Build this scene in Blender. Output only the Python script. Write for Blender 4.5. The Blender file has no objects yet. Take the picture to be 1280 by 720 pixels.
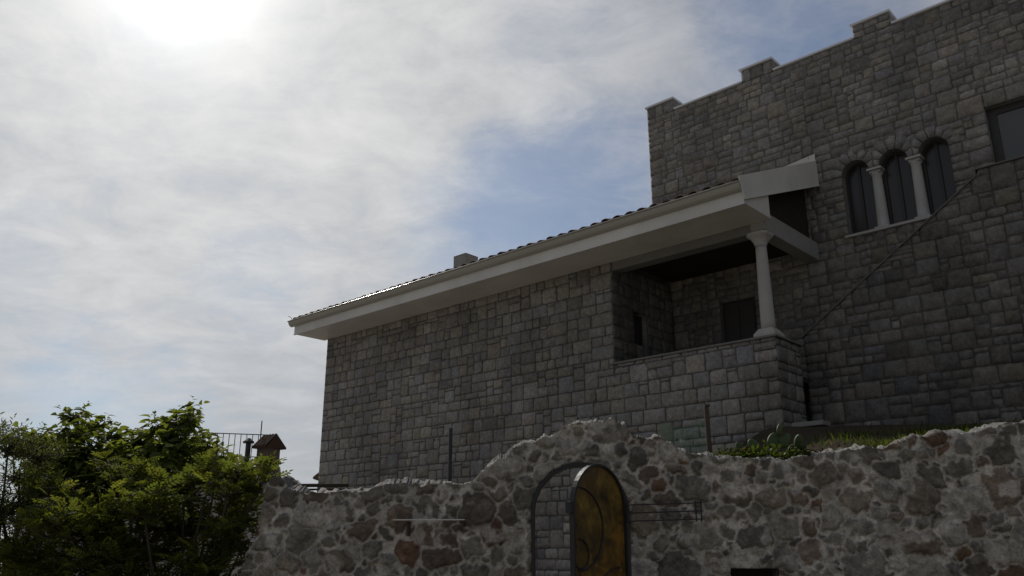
import bpy, bmesh, math, random
import numpy as np
from mathutils import Vector, Matrix

R = math.radians
rng = random.Random(7)
nrng = np.random.default_rng(7)
scene = bpy.context.scene
COL = scene.collection

# ---------------------------------------------------------------- camera
F_PX, PITCH, EYE = 1059.0, R(17.3), 1.65
cam_d = bpy.data.cameras.new('camera')
cam = bpy.data.objects.new('camera', cam_d)
COL.objects.link(cam)
cam.location = (0, 0, EYE)
cam.rotation_euler = (R(90) + PITCH, 0, 0)
cam_d.sensor_width = 36
cam_d.lens = 36 * F_PX / 1280
cam_d.clip_end = 6000
scene.camera = cam


def ray(px, py):
    v = 360 - py
    return Vector(((px - 640) / F_PX, math.cos(PITCH) - v / F_PX * math.sin(PITCH),
                   math.sin(PITCH) + v / F_PX * math.cos(PITCH)))


def at(px, py, Y):
    """measured spot of the photo, at a chosen distance Y"""
    d = ray(px, py)
    k = Y / d.y
    return Vector((d.x * k, Y, EYE + d.z * k))


# ---------------------------------------------------------------- light
SUN_AZ, SUN_EL = R(-25.0), R(35.6)
SUN = Vector((math.sin(SUN_AZ) * math.cos(SUN_EL), math.cos(SUN_AZ) * math.cos(SUN_EL), math.sin(SUN_EL)))
sl = bpy.data.lights.new('sun', 'SUN')
sl.energy = 3.6
sl.angle = R(0.6)
sl.color = (1.0, 0.95, 0.87)
so = bpy.data.objects.new('sun', sl)
COL.objects.link(so)
so.location = (-20, 40, 40)
so.rotation_euler = SUN.to_track_quat('Z', 'Y').to_euler()


class NT:
    def __init__(self, tree):
        self.t = tree

    def n(self, typ, ins=None, **kw):
        nd = self.t.nodes.new(typ)
        for k, v in kw.items():
            setattr(nd, k, v)
        for k, v in (ins or {}).items():
            s = nd.inputs[k]
            if isinstance(v, bpy.types.NodeSocket):
                self.t.links.new(v, s)
            else:
                s.default_value = v
        return nd

    def m(self, op, a, b=0.0, c=0.0, clamp=False):
        return self.n('ShaderNodeMath', {0: a, 1: b, 2: c}, operation=op, use_clamp=clamp).outputs[0]

    def v(self, op, a, b=(0, 0, 0)):
        nd = self.n('ShaderNodeVectorMath', {0: a, 1: b}, operation=op)
        return nd.outputs['Value'] if op in ('DOT_PRODUCT', 'LENGTH') else nd.outputs['Vector']

    def mr(self, x, a, b, c=0.0, d=1.0, smooth=True):
        return self.n('ShaderNodeMapRange', {0: x, 1: a, 2: b, 3: c, 4: d},
                      interpolation_type='SMOOTHSTEP' if smooth else 'LINEAR').outputs[0]

    def mix(self, f, a, b, blend='MIX'):
        nd = self.n('ShaderNodeMix', data_type='RGBA', blend_type=blend)
        for i, v in ((0, f), (6, a), (7, b)):
            if isinstance(v, bpy.types.NodeSocket):
                self.t.links.new(v, nd.inputs[i])
            else:
                nd.inputs[i].default_value = v
        return nd.outputs[2]

    def noise(self, vec, scale, detail=4, rough=.5, dist=0.0):
        return self.n('ShaderNodeTexNoise', {'Vector': vec, 'Scale': scale, 'Detail': detail, 'Roughness': rough, 'Distortion': dist})


def build_world():
    w = bpy.data.worlds.new('World')
    scene.world = w
    w.use_nodes = True
    w.node_tree.nodes.clear()
    T = NT(w.node_tree)
    g = T.n('ShaderNodeTexCoord').outputs['Generated']
    d = T.v('NORMALIZE', g)
    sky = T.n('ShaderNodeTexSky', sky_type='NISHITA', sun_disc=False, sun_elevation=SUN_EL,
              sun_rotation=SUN_AZ % (2 * math.pi), air_density=1.0, dust_density=.6, ozone_density=1.5)
    sep = T.n('ShaderNodeSeparateXYZ', {0: d})
    zz = T.m('ADD', T.m('MAXIMUM', sep.outputs[2], 0.0), .22)
    P = T.n('ShaderNodeCombineXYZ', {0: T.m('DIVIDE', sep.outputs[0], zz), 1: T.m('DIVIDE', sep.outputs[1], zz), 2: 0.0}).outputs[0]
    warp = T.noise(P, 2.1, 6, .6)
    wv = T.v('MULTIPLY', T.v('SUBTRACT', warp.outputs['Color'], (.5, .5, .5)), (.16, .16, .16))
    dw = T.v('NORMALIZE', T.v('ADD', d, wv))
    n1 = T.noise(P, 1.5, 9, .6, .5).outputs[0]
    Ps = T.v('MULTIPLY', T.v('ADD', P, (3.1, 1.7, 0)), (2.4, 3.4, 1))
    n2 = T.noise(Ps, 2.2, 9, .68, .5).outputs[0]
    n3 = T.noise(P, 6.5, 6, .6, .6).outputs[0]
    dens = T.m('ADD', 1.0, T.m('MULTIPLY', T.m('SUBTRACT', n1, .5), .9))
    dens = T.m('ADD', dens, T.m('MULTIPLY', T.m('SUBTRACT', n2, .5), 1.1))
    dens = T.m('ADD', dens, T.m('MULTIPLY', T.m('SUBTRACT', n3, .5), .6))
    # stretches where the blue shows through the veil
    for (px, py, r, s) in BLUE:
        c = ray(px, py).normalized()
        a = T.v('DOT_PRODUCT', dw, tuple(c))
        b = T.mr(a, math.cos(R(r * 1.35)), math.cos(R(r * .25)), 0, s)
        dens = T.m('SUBTRACT', dens, b)
    dens = T.mr(dens, -.05, 1.15, 0.3, 1.0)
    c = T.v('DOT_PRODUCT', d, tuple(SUN))
    ang = T.m('ARCCOSINE', T.m('MINIMUM', c, .99999))
    g1 = T.m('EXPONENT', T.m('MULTIPLY', ang, -1 / R(2.0)))
    g2 = T.m('EXPONENT', T.m('MULTIPLY', T.m('POWER', ang, 2.0), -1 / R(37) ** 2))
    lum = T.m('ADD', CLOUD_BASE, T.m('MULTIPLY', g2, CLOUD_FWD))
    lum = T.m('MULTIPLY', lum, T.m('ADD', .37, T.m('MULTIPLY', T.m('ADD', T.m('ADD', n1, n3), n2), .42)))
    cc = T.n('ShaderNodeCombineXYZ', {0: lum, 1: lum, 2: T.m('MULTIPLY', lum, 1.0)}).outputs[0]
    tint = T.mr(ang, R(12), R(52), 0, 1)
    tc = T.mix(tint, (1.0, .995, .975, 1), (.93, .975, 1.09, 1))
    cc = T.mix(1.0, cc, tc, 'MULTIPLY')
    blue = T.mix(1.0, sky.outputs[0], (SKY_K * .78, SKY_K * .92, SKY_K * 1.06, 1), 'MULTIPLY')
    col = T.mix(T.m('MULTIPLY', dens, .93), blue, cc)
    glow = T.m('ADD', T.m('MULTIPLY', g1, 26.0), T.m('MULTIPLY', T.m('EXPONENT', T.m('MULTIPLY', ang, -1 / R(8))), 1.7))
    gc = T.n('ShaderNodeCombineXYZ', {0: glow, 1: T.m('MULTIPLY', glow, .99), 2: T.m('MULTIPLY', glow, .96)}).outputs[0]
    col = T.mix(1.0, col, gc, 'ADD')
    bg = T.n('ShaderNodeBackground', {'Color': col, 'Strength': .1})
    out = T.n('ShaderNodeOutputWorld', {'Surface': bg.outputs[0]})


# px, py of the centre of the gap, its angular radius, how blue
BLUE = [(600, 275, 5.5, .5), (690, 235, 6, .46), (770, 215, 5, .4), (960, 70, 5, .35), (1010, 20, 6, .4),
        (690, 10, 5, .25), (330, 345, 3.5, .25), (150, 500, 5, .35), (20, 320, 3.5, .2), (40, 520, 5, .3)]
CLOUD_BASE, CLOUD_FWD, SKY_K = 2.5, 4.6, .62
build_world()

scene.view_settings.view_transform = 'Standard'
scene.view_settings.look = 'None'
scene.view_settings.exposure = 0
scene.view_settings.gamma = 1
scene.cycles.max_bounces = 8
scene.cycles.transparent_max_bounces = 12


# ---------------------------------------------------------------- materials
def mat(name, base, rough=.8, var=.25, vscale=3.0, bump=.3, bscale=25.0, metal=0.0, attr=None, spec=.4, second=None, trans=0.0, fine=60, bdist=.01, stain=0.0, grit=0.0):
    m = bpy.data.materials.new(name)
    m.use_nodes = True
    T = NT(m.node_tree)
    m.node_tree.nodes.clear()
    co = T.n('ShaderNodeTexCoord').outputs['Object']
    n1 = T.noise(co, vscale, 6, .6).outputs[0]
    n2 = T.noise(co, bscale, 6, .65).outputs[0]
    if attr:
        a = T.n('ShaderNodeAttribute', attribute_name=attr).outputs['Color']
    else:
        a = tuple(base) + (1,)
        if second:
            a = T.mix(T.mr(n1, .38, .62), a, tuple(second) + (1,))
    f = T.m('ADD', 1 - var, T.m('MULTIPLY', T.m('ADD', n1, n2), var))
    if grit:
        gn = T.noise(co, 11, 8, .7, .3).outputs[0]
        f = T.m('MULTIPLY', f, T.mr(gn, .3, .7, 1 - grit, 1 + grit))
        gf = T.noise(co, 42, 4, .6).outputs[0]
        f = T.m('MULTIPLY', f, T.mr(gf, .3, .7, 1 - grit * .6, 1 + grit * .6))
    if stain:
        big = T.noise(T.v('MULTIPLY', co, (1, 1, .6)), .55, 5, .6, .8).outputs[0]
        f = T.m('MULTIPLY', f, T.mr(big, .3, .7, 1 - stain, 1 + stain))
    fc = T.n('ShaderNodeCombineXYZ', {0: f, 1: f, 2: f}).outputs[0]
    c = T.mix(1.0, a, fc, 'MULTIPLY')
    p = T.n('ShaderNodeBsdfPrincipled', {'Base Color': c, 'Roughness': rough, 'Metallic': metal, 'Specular IOR Level': spec})
    if bump > 0:
        n3 = T.noise(co, fine, 5, .6).outputs[0]
        h = T.m('ADD', n2, T.m('MULTIPLY', n3, .5))
        b = T.n('ShaderNodeBump', {'Height': h, 'Strength': bump, 'Distance': bdist})
        m.node_tree.links.new(b.outputs[0], p.inputs['Normal'])
    sh = p.outputs[0]
    if trans > 0:
        tr = T.n('ShaderNodeBsdfTranslucent', {'Color': T.mix(1.0, c, (1.25, 1.15, .5, 1), 'MULTIPLY')})
        sh = T.n('ShaderNodeMixShader', {0: trans, 1: sh, 2: tr.outputs[0]}).outputs[0]
    T.n('ShaderNodeOutputMaterial', {'Surface': sh})
    return m


M = {}
M['ashlar'] = mat('ashlar stone', (.25, .24, .23), .9, .5, 6, 1.0, 14, stain=.24, grit=.23, attr='Col', spec=.25, bdist=.02)
M['rubble'] = mat('rubble masonry', (.25, .24, .23), .95, .5, 7, 1.0, 26, attr='Col', spec=.2, bdist=.03, grit=.28, stain=.12)
M['white'] = mat('painted metal trim', (.58, .565, .53), .5, .16, 1.5, .05, 30, stain=.1)
M['gutter'] = mat('gutter metal', (.32, .31, .275), .22, .12, 1.2, .03, 20, spec=.6)  # colour lowered to carry the shade of the downward-facing curve
M['plaster'] = mat('pale stone', (.38, .367, .345), .8, .22, 5, .25, 30)
M['concrete'] = mat('grey concrete', (.27, .265, .25), .9, .35, 4, .4, 30)
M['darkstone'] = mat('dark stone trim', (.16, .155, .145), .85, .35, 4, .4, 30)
M['stairtrim'] = mat('dark coping', (.11, .105, .098), .9, .35, 4, .4, 30)
M['tile'] = mat('clay tile', (.2, .13, .1), .95, .35, 5, .3, 30, attr='Col', spec=.08)
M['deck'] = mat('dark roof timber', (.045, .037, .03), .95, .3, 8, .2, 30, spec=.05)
M['coping'] = mat('sheet metal coping', (.62, .63, .65), .4, .12, 3, .02, 20)  # tone lightened to stand in for the sunlit cap edges
M['darkframe'] = mat('dark window frame', (.035, .03, .027), .5, .2, 6, .1, 30)
M['iron'] = mat('black wrought iron', (.028, .028, .03), .45, .3, 9, .15, 40, metal=.3)
M['steel'] = mat('weathered steel', (.22, .21, .2), .4, .3, 9, .1, 40, metal=.8)
M['rust'] = mat('rusty steel', (.06, .04, .028), .8, .4, 14, .3, 50)
M['slab'] = mat('pale stone slab', (.21, .203, .19), .85, .3, 8, .3, 40)
M['ground'] = mat('dusty ground', (.25, .225, .185), .95, .4, .8, .6, 8, bdist=.03)
M['soil'] = mat('dark soil', (.05, .042, .032), 1.0, .4, 2, .6, 12, bdist=.04, spec=.0)
M['stucco'] = mat('grey stucco', (.33, .31, .29), .9, .25, 2, .3, 30)
M['brick'] = mat('shade-toned brick', (.11, .085, .07), .9, .35, 8, .3, 40)  # chimney shaft colour darkened to stand in for its shaded side
M['bark'] = mat('bark', (.075, .06, .045), .9, .4, 9, .6, 30, bdist=.02)
M['leaf_broad'] = mat('broad leaf', (.05, .085, .018), .6, .3, 2, 0, attr='Col', trans=.6, spec=.2)
M['leaf_fine'] = mat('fine leaf', (.05, .085, .018), .75, .3, 2, 0, attr='Col', trans=.6, spec=.08)
M['cactus'] = mat('cactus skin', (.045, .07, .025), .6, .3, 10, .2, 60, second=(.06, .08, .028), spec=.25)


def glass(name, tint, rough=.06):
    m = bpy.data.materials.new(name)
    m.use_nodes = True
    p = m.node_tree.nodes['Principled BSDF']
    p.inputs['Base Color'].default_value = tuple(tint) + (1,)
    p.inputs['Roughness'].default_value = rough
    p.inputs['Specular IOR Level'].default_value = .5
    T = NT(m.node_tree)
    co = T.n('ShaderNodeTexCoord').outputs['Object']
    b = T.n('ShaderNodeBump', {'Height': T.noise(co, 2.2, 2).outputs[0], 'Strength': .04, 'Distance': .02})
    m.node_tree.links.new(b.outputs[0], p.inputs['Normal'])
    return m


M['glass'] = glass('dark window glass', (.03, .028, .026), .2)
M['glass2'] = glass('painted-reflection window glass', (.085, .085, .088), .1)  # grey base colour stands in for reflected sky


def amber():
    m = bpy.data.materials.new('amber rusted sheet')
    m.use_nodes = True
    m.node_tree.nodes.clear()
    T = NT(m.node_tree)
    co = T.n('ShaderNodeTexCoord').outputs['Object']
    n = T.noise(co, 3.2, 7, .65, .6).outputs[0]
    n2 = T.noise(co, 16, 5, .6).outputs[0]
    r = T.n('ShaderNodeValToRGB', {0: T.m('ADD', T.m('MULTIPLY', n, .8), T.m('MULTIPLY', n2, .2))})
    e = r.color_ramp.elements
    e[0].position, e[0].color = .38, (.035, .022, .008, 1)
    e[1].position, e[1].color = .68, (.30, .2, .025, 1)
    k = r.color_ramp.elements.new(.5)
    k.color = (.12, .072, .012, 1)
    b = T.n('ShaderNodeBump', {'Height': n2, 'Strength': .5, 'Distance': .01})
    p = T.n('ShaderNodeBsdfPrincipled', {'Base Color': r.outputs[0], 'Roughness': .45, 'Normal': b.outputs[0]})
    tr = T.n('ShaderNodeBsdfTranslucent', {'Color': T.mix(1.0, r.outputs[0], (1.6, 1.3, .7, 1), 'MULTIPLY')})
    mx = T.n('ShaderNodeMixShader', {0: .3, 1: p.outputs[0], 2: tr.outputs[0]})
    T.n('ShaderNodeOutputMaterial', {'Surface': mx.outputs[0]})
    return m


M['amber'] = amber()


def netting():
    m = bpy.data.materials.new('green plastic netting')
    m.use_nodes = True
    m.node_tree.nodes.clear()
    T = NT(m.node_tree)
    co = T.n('ShaderNodeTexCoord').outputs['Object']
    sep = T.n('ShaderNodeSeparateXYZ', {0: co})
    a = T.m('GREATER_THAN', T.m('FRACT', T.m('MULTIPLY', sep.outputs[0], 60)), .86)
    b = T.m('GREATER_THAN', T.m('FRACT', T.m('MULTIPLY', sep.outputs[2], 60)), .86)
    f = T.m('MAXIMUM', a, b)
    p = T.n('ShaderNodeBsdfPrincipled', {'Base Color': (.06, .2, .1, 1), 'Roughness': .6})
    t = T.n('ShaderNodeBsdfTransparent')
    mx = T.n('ShaderNodeMixShader', {0: f, 1: t.outputs[0], 2: p.outputs[0]})
    T.n('ShaderNodeOutputMaterial', {'Surface': mx.outputs[0]})
    return m


M['net'] = netting()


# ---------------------------------------------------------------- mesh helpers
class MB:
    def __init__(self):
        self.v, self.f, self.c = [], [], []
        self.cur = (.3, .3, .3)

    def add(self, vs, fs, col=None):
        o = len(self.v)
        self.v += [tuple(p) for p in vs]
        col = col or self.cur
        for f in fs:
            self.f.append(tuple(i + o for i in f))
            self.c.append(col)

    def box(self, x0, x1, y0, y1, z0, z1, col=None, mtx=None):
        vs = [(x0, y0, z0), (x1, y0, z0), (x1, y1, z0), (x0, y1, z0), (x0, y0, z1), (x1, y0, z1), (x1, y1, z1), (x0, y1, z1)]
        if mtx:
            vs = [mtx @ Vector(p) for p in vs]
        self.add(vs, [(0, 3, 2, 1), (4, 5, 6, 7), (0, 1, 5, 4), (1, 2, 6, 5), (2, 3, 7, 6), (3, 0, 4, 7)], col)

    def prism(self, poly, a, b, axis='y', col=None):
        """poly of (p,q) pairs extruded from a to b along axis"""
        n = len(poly)

        def mk(p, q, k):
            return (k, p, q) if axis == 'x' else ((p, k, q) if axis == 'y' else (p, q, k))
        vs = [mk(p, q, a) for p, q in poly] + [mk(p, q, b) for p, q in poly]
        fs = [(i, (i + 1) % n, n + (i + 1) % n, n + i) for i in range(n)]
        fs += [tuple(range(n - 1, -1, -1)), tuple(range(n, 2 * n))]
        self.add(vs, fs, col)

    def tube(self, pts, r, n=8, col=None, closed=False):
        pts = [Vector(p) for p in pts]
        rs = r if isinstance(r, (list, tuple)) else [r] * len(pts)
        o = len(self.v)
        prev = None
        for k, p in enumerate(pts):
            if closed:
                t = (pts[(k + 1) % len(pts)] - pts[k - 1]).normalized()
            else:
                t = (pts[min(k + 1, len(pts) - 1)] - pts[max(k - 1, 0)]).normalized()
            if prev is None:
                a = t.orthogonal().normalized()
            else:
                a = (prev - t * prev.dot(t)).normalized()
            prev = a
            b = t.cross(a)
            for i in range(n):
                q = 2 * math.pi * i / n
                self.v.append(tuple(p + (a * math.cos(q) + b * math.sin(q)) * rs[k]))
        K = len(pts)
        for k in range(K if closed else K - 1):
            for i in range(n):
                k2 = (k + 1) % K
                self.f.append((o + k * n + i, o + k * n + (i + 1) % n, o + k2 * n + (i + 1) % n, o + k2 * n + i))
                self.c.append(col or self.cur)
        if not closed:
            self.f.append(tuple(o + i for i in range(n - 1, -1, -1)))
            self.f.append(tuple(o + (K - 1) * n + i for i in range(n)))
            self.c += [col or self.cur] * 2

    def lathe(self, prof, cx, cy, n=20, col=None):
        o = len(self.v)
        for (r, z) in prof:
            for i in range(n):
                a = 2 * math.pi * i / n
                self.v.append((cx + r * math.cos(a), cy + r * math.sin(a), z))
        for k in range(len(prof) - 1):
            for i in range(n):
                self.f.append((o + k * n + i, o + k * n + (i + 1) % n, o + (k + 1) * n + (i + 1) % n, o + (k + 1) * n + i))
                self.c.append(col or self.cur)
        self.f.append(tuple(o + i for i in range(n - 1, -1, -1)))
        self.f.append(tuple(o + (len(prof) - 1) * n + i for i in range(n)))
        self.c += [col or self.cur] * 2

    def build(self, name, m, parent=None, smooth=False, bevel=0, loc=None, rot=None):
        me = bpy.data.meshes.new(name)
        me.from_pydata(self.v, [], self.f)
        at_ = me.attributes.new('Col', 'FLOAT_COLOR', 'CORNER')
        tot = np.fromiter((len(f) for f in self.f), int)
        cc = np.repeat(np.array([tuple(c)[:3] + (1.0,) for c in self.c], dtype=np.float32).reshape(-1, 4), tot, axis=0)
        at_.data.foreach_set('color', cc.ravel())
        me.materials.append(m)
        if smooth:
            me.polygons.foreach_set('use_smooth', [True] * len(me.polygons))
        o = bpy.data.objects.new(name, me)
        COL.objects.link(o)
        if parent:
            o.parent = parent
        if loc:
            o.location = loc
        if rot:
            o.rotation_euler = rot
        if bevel:
            b = o.modifiers.new('bevel', 'BEVEL')
            b.width = bevel
            b.segments = 2
            b.limit_method = 'ANGLE'
        me.update()
        return o


def thing(name, label, cat, loc=(0, 0, 0), rz=0.0, group=None):
    o = bpy.data.objects.new(name, None)
    COL.objects.link(o)
    o.empty_display_size = .2
    o.location = loc
    o.rotation_euler = (0, 0, rz)
    tag(o, label, cat, group)
    return o


def tag(o, label=None, cat=None, group=None, kind=None):
    if label:
        o['label'] = label
    if cat:
        o['category'] = cat
    if group:
        o['group'] = group
    if kind:
        o['kind'] = kind
    return o


# value noise, vectorised
_perm = nrng.random((256, 256))


def vnoise(x, y):
    xi, yi = np.floor(x).astype(int), np.floor(y).astype(int)
    fx, fy = x - xi, y - yi
    fx, fy = fx * fx * (3 - 2 * fx), fy * fy * (3 - 2 * fy)
    a, b = _perm[xi & 255, yi & 255], _perm[(xi + 1) & 255, yi & 255]
    c, d = _perm[xi & 255, (yi + 1) & 255], _perm[(xi + 1) & 255, (yi + 1) & 255]
    return (a * (1 - fx) + b * fx) * (1 - fy) + (c * (1 - fx) + d * fx) * fy


def fbm(x, y, o=4):
    x, y = np.asarray(x, float), np.asarray(y, float)
    s, a, t = 0, .5, 0
    for k in range(o):
        s = s + a * vnoise(x * 2 ** k + 17.3 * k, y * 2 ** k + 9.1 * k)
        t += a
        a *= .5
    return s / t


# ---------------------------------------------------------------- squared random ashlar
def ashlar(mb, nu, nv, g, place, blocked=None, seed=1, flush='', clampv=None, wr=(3, 8), hr=(2, 4), base=.25, var=.15, joint=.012, rough=.012, mortar=.1, warm=.6):
    """stones of nu x nv cells, place(u, v, w) -> point, w outward"""
    rg = random.Random(seed)
    occ = np.zeros((nu, nv), int)
    if blocked:
        for i in range(nu):
            for j in range(nv):
                if blocked(i, j):
                    occ[i, j] = -1
    stones = []
    beds = []
    while not beds or beds[-1] < nv:
        beds.append((beds[-1] if beds else 0) + rg.choice((3, 4, 4, 5)))
    for j in range(nv):
        i = 0
        bed = next(b for b in beds if b > j)
        while i < nu:
            if occ[i, j] != 0:
                i += 1
                continue
            run = 0
            while i + run < nu and occ[i + run, j] == 0 and run < 14:
                run += 1
            w = rg.randint(*wr)
            h = rg.choice([hr[0]] + list(range(hr[0], hr[1] + 1)) * 2)
            if rg.random() < .07:
                h = hr[1] + 1
            w = max(w, int(h * .85))
            if h >= hr[1]:
                w = min(w, wr[1] - 1)
            if h <= hr[0] and w > wr[1] - 2 and rg.random() < .5:
                w -= 2
            if run - w < 3:
                w = run if run <= wr[1] + 1 else run - 3
            w = min(w, run)
            if j + h > bed and rg.random() > .22:
                h = bed - j
            elif bed - j - h == 1:
                h += 1
            h = max(1, min(h, int(w * 1.1)))
            hh = 1
            while hh < h and j + hh < nv and (occ[i:i + w, j + hh] == 0).all():
                hh += 1
            # never leave a single row under the top edge or under a hole
            if j + hh == nv - 1 and (occ[i:i + w, j + hh] == 0).all():
                hh += 1
            stones.append((i, j, i + w, j + hh))
            occ[i:i + w, j:j + hh] = len(stones)
            i += w
    ring = {}

    def isfree(i, j):   # cell outside the stonework
        return not (0 <= i < nu and 0 <= j < nv) or occ[i, j] == -1

    def rv(i, j):
        if (i, j) not in ring:
            v = j * g
            if clampv is not None:
                v = min(v, clampv(i * g))
            mb.v.append(tuple(place(i * g, v, -.03)))
            ring[(i, j)] = len(mb.v) - 1
        return ring[(i, j)]
    for (i0, j0, i1, j1) in stones:
        k = base * (1 + rg.uniform(-var, var))
        if rg.random() < .1:
            k *= rg.choice((.78, 1.22))
        wm = rg.gauss(0, .05) * warm
        pk = rg.gauss(0, .014) * warm
        col = (k * (1.06 + wm + pk), k * (1.0 + wm * .3 - pk * .5), k * (.915 - wm + pk * .7))
        fl = dict(L=isfree(i0 - 1, j0) , R=isfree(i1, j0), B=isfree(i0, j0 - 1), T=isfree(i0, j1))
        if 'L' not in flush and i0 == 0:
            fl['L'] = False
        if 'R' not in flush and i1 == nu:
            fl['R'] = False
        if 'T' not in flush and j1 == nv:
            fl['T'] = False
        if 'B' not in flush and j0 == 0:
            fl['B'] = False
        off = rg.uniform(-.005, .012)
        tu, tv = rg.uniform(-.02, .02), rg.uniform(-.03, .03)
        idx = {}
        ja = joint * rg.uniform(.6, 1.35)
        for i in range(i0, i1 + 1):
            for j in range(j0, j1 + 1):
                u, v = i * g, j * g
                L, Rr, B, Tt = i == i0, i == i1, j == j0, j == j1
                nb = L + Rr + B + Tt
                jj = ja * (1.0 + rg.uniform(-.75, .95)) * (1.35 if nb >= 2 else 1)
                wz = off + rg.gauss(0, rough * .5) + tu * (u - (i0 + i1) * g / 2) + tv * (v - (j0 + j1) * g / 2) + rough * .6
                if nb:
                    wz = off - .012
                if L and not fl['L']:
                    u += jj
                if Rr and not fl['R']:
                    u -= jj
                if B and not fl['B']:
                    v += jj
                if Tt and not fl['T']:
                    v -= jj
                if (L and fl['L']) or (Rr and fl['R']) or (Tt and fl['T']) or (B and fl['B']):
                    wz = 0.0
                if not nb:
                    u += rg.uniform(-.3, .3) * g * .4
                    v += rg.uniform(-.3, .3) * g * .4
                if clampv is not None:
                    v = min(v, clampv(i * g) - (.0 if not nb else .002))
                mb.v.append(tuple(place(u, v, wz)))
                idx[(i, j)] = len(mb.v) - 1
        for i in range(i0, i1):
            for j in range(j0, j1):
                q = 1 + rg.uniform(-.05, .05)
                mb.f.append((idx[(i, j)], idx[(i + 1, j)], idx[(i + 1, j + 1)], idx[(i, j + 1)]))
                mb.c.append((col[0] * q, col[1] * q, col[2] * q))
        loop = [(i, j0) for i in range(i0, i1)] + [(i1, j) for j in range(j0, j1)] + [(i, j1) for i in range(i1, i0, -1)] + [(i0, j) for j in range(j1, j0, -1)]
        n = len(loop)
        mo = mortar * rg.uniform(.85, 1.15)
        for k2 in range(n):
            a, b = loop[k2], loop[(k2 + 1) % n]
            mb.f.append((rv(*a), rv(*b), idx[b], idx[a]))
            mb.c.append((mo * 1.05, mo, mo * .92))


# ================================================================= the house
QX, QY = 4.89, 15.3
ROT = R(-42.7)
SC = (.25, .245, .235)


def front(y0, x0):
    return lambda u, v, w: (x0 + u, y0 - w, v)


def side_r(x0, y0):      # faces +x, u runs along +y
    return lambda u, v, w: (x0 + w, y0 + u, v)


house = thing('house', 'low grey stone house wing with tiled roof, long pale eave and open corner porch', 'house', (QX, QY, 0), ROT)
G = .075
mb = MB()
NUH, NVH, NJ, NPAR = 190, 104, 49, 73
ashlar(mb, NUH, NVH, G, front(0, -14.25), lambda i, j: i >= NUH - NJ and j >= NPAR, 3, flush='LR', base=.205, wr=(3, 7), hr=(3, 4), mortar=.105, rough=.018)
ashlar(mb, 14, NPAR, G, side_r(0, 0), None, 5, flush='L', base=.19, wr=(3, 7), hr=(3, 4))          # porch flank
z0c = 64
ashlar(mb, 33, NVH - z0c, G, lambda u, v, w: (-3.675 + w, u, v + z0c * G), lambda i, j: 11 <= i < 18 and 17 <= j < 27, 8, flush='L', base=.13, wr=(3, 7), hr=(3, 4))  # porch side wall, stone colour darkened to stand in for shade
for (xa, ya, xb, yb) in ((-14.25, 7.0, -14.25, .0), (-3.7, 7.0, -14.25, 7.0)):
    mb.add([(xa, ya, 0), (xb, yb, 0), (xb, yb, 7.8), (xa, ya, 7.8)], [(0, 1, 2, 3)], SC)
mb.add([(-14.25, 0, 7.8), (-14.25, 7, 7.8), (-14.25, 3.5, 9.6)], [(0, 1, 2)], SC)
# inner faces of parapet, floor wall behind
mb.box(-3.675, -.28, .28, .30, 4.9, 5.47, SC)
mb.box(-.30, -.28, .30, 1.12, 4.9, 5.47, SC)
# reveal of the little porch window
x0, y0, y1, za, zb = -3.675, 11 * G, 18 * G, (z0c + 17) * G, (z0c + 27) * G
mb.add([(x0, y0, za), (x0, y1, za), (x0, y1, zb), (x0, y0, zb), (x0 - .2, y0, za), (x0 - .2, y1, za), (x0 - .2, y1, zb), (x0 - .2, y0, zb)],
       [(0, 1, 5, 4), (1, 2, 6, 5), (2, 3, 7, 6), (3, 0, 4, 7)], SC)
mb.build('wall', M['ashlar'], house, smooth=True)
w = MB()
w.box(x0 - .2, x0 - .15, y0, y0 + .06, za, zb)
w.box(x0 - .2, x0 - .15, y1 - .06, y1, za, zb)
w.box(x0 - .2, x0 - .15, y0 + .06, y1 - .06, za, za + .06)
w.box(x0 - .2, x0 - .15, y0 + .06, y1 - .06, zb - .06, zb)
wf = w.build('window', M['darkframe'], house)
w = MB()
w.box(x0 - .195, x0 - .18, y0 + .055, y1 - .055, za + .055, zb - .055)
w.build('pane', M['glass'], wf)
w = MB()
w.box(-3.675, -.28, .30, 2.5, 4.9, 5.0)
w.build('porch_floor', M['darkstone'], house)  # floor colour darkened to cut bounce light inside the porch
# coping on the parapet
w = MB()
w.prism([(-3.675, -.035), (.035, -.035), (.035, 1.13), (-.31, 1.13), (-.31, .31), (-3.675, .31)], 5.477, 5.517, 'z')
w.build('parapet_coping', M['darkstone'], house, bevel=.006)
# beams over the porch
w = MB()
w.box(-3.675, -.02, .03, .33, 7.6, 7.94)
w.build('beam', M['darkstone'], house, bevel=.01)
w = MB()
w.box(-.3, .0, .335, 2.5, 7.6, 8.0)
w.box(-.3, .0, -.0, .335, 7.62, 8.0)
w.build('beam', M['concrete'], house, bevel=.01)
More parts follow.
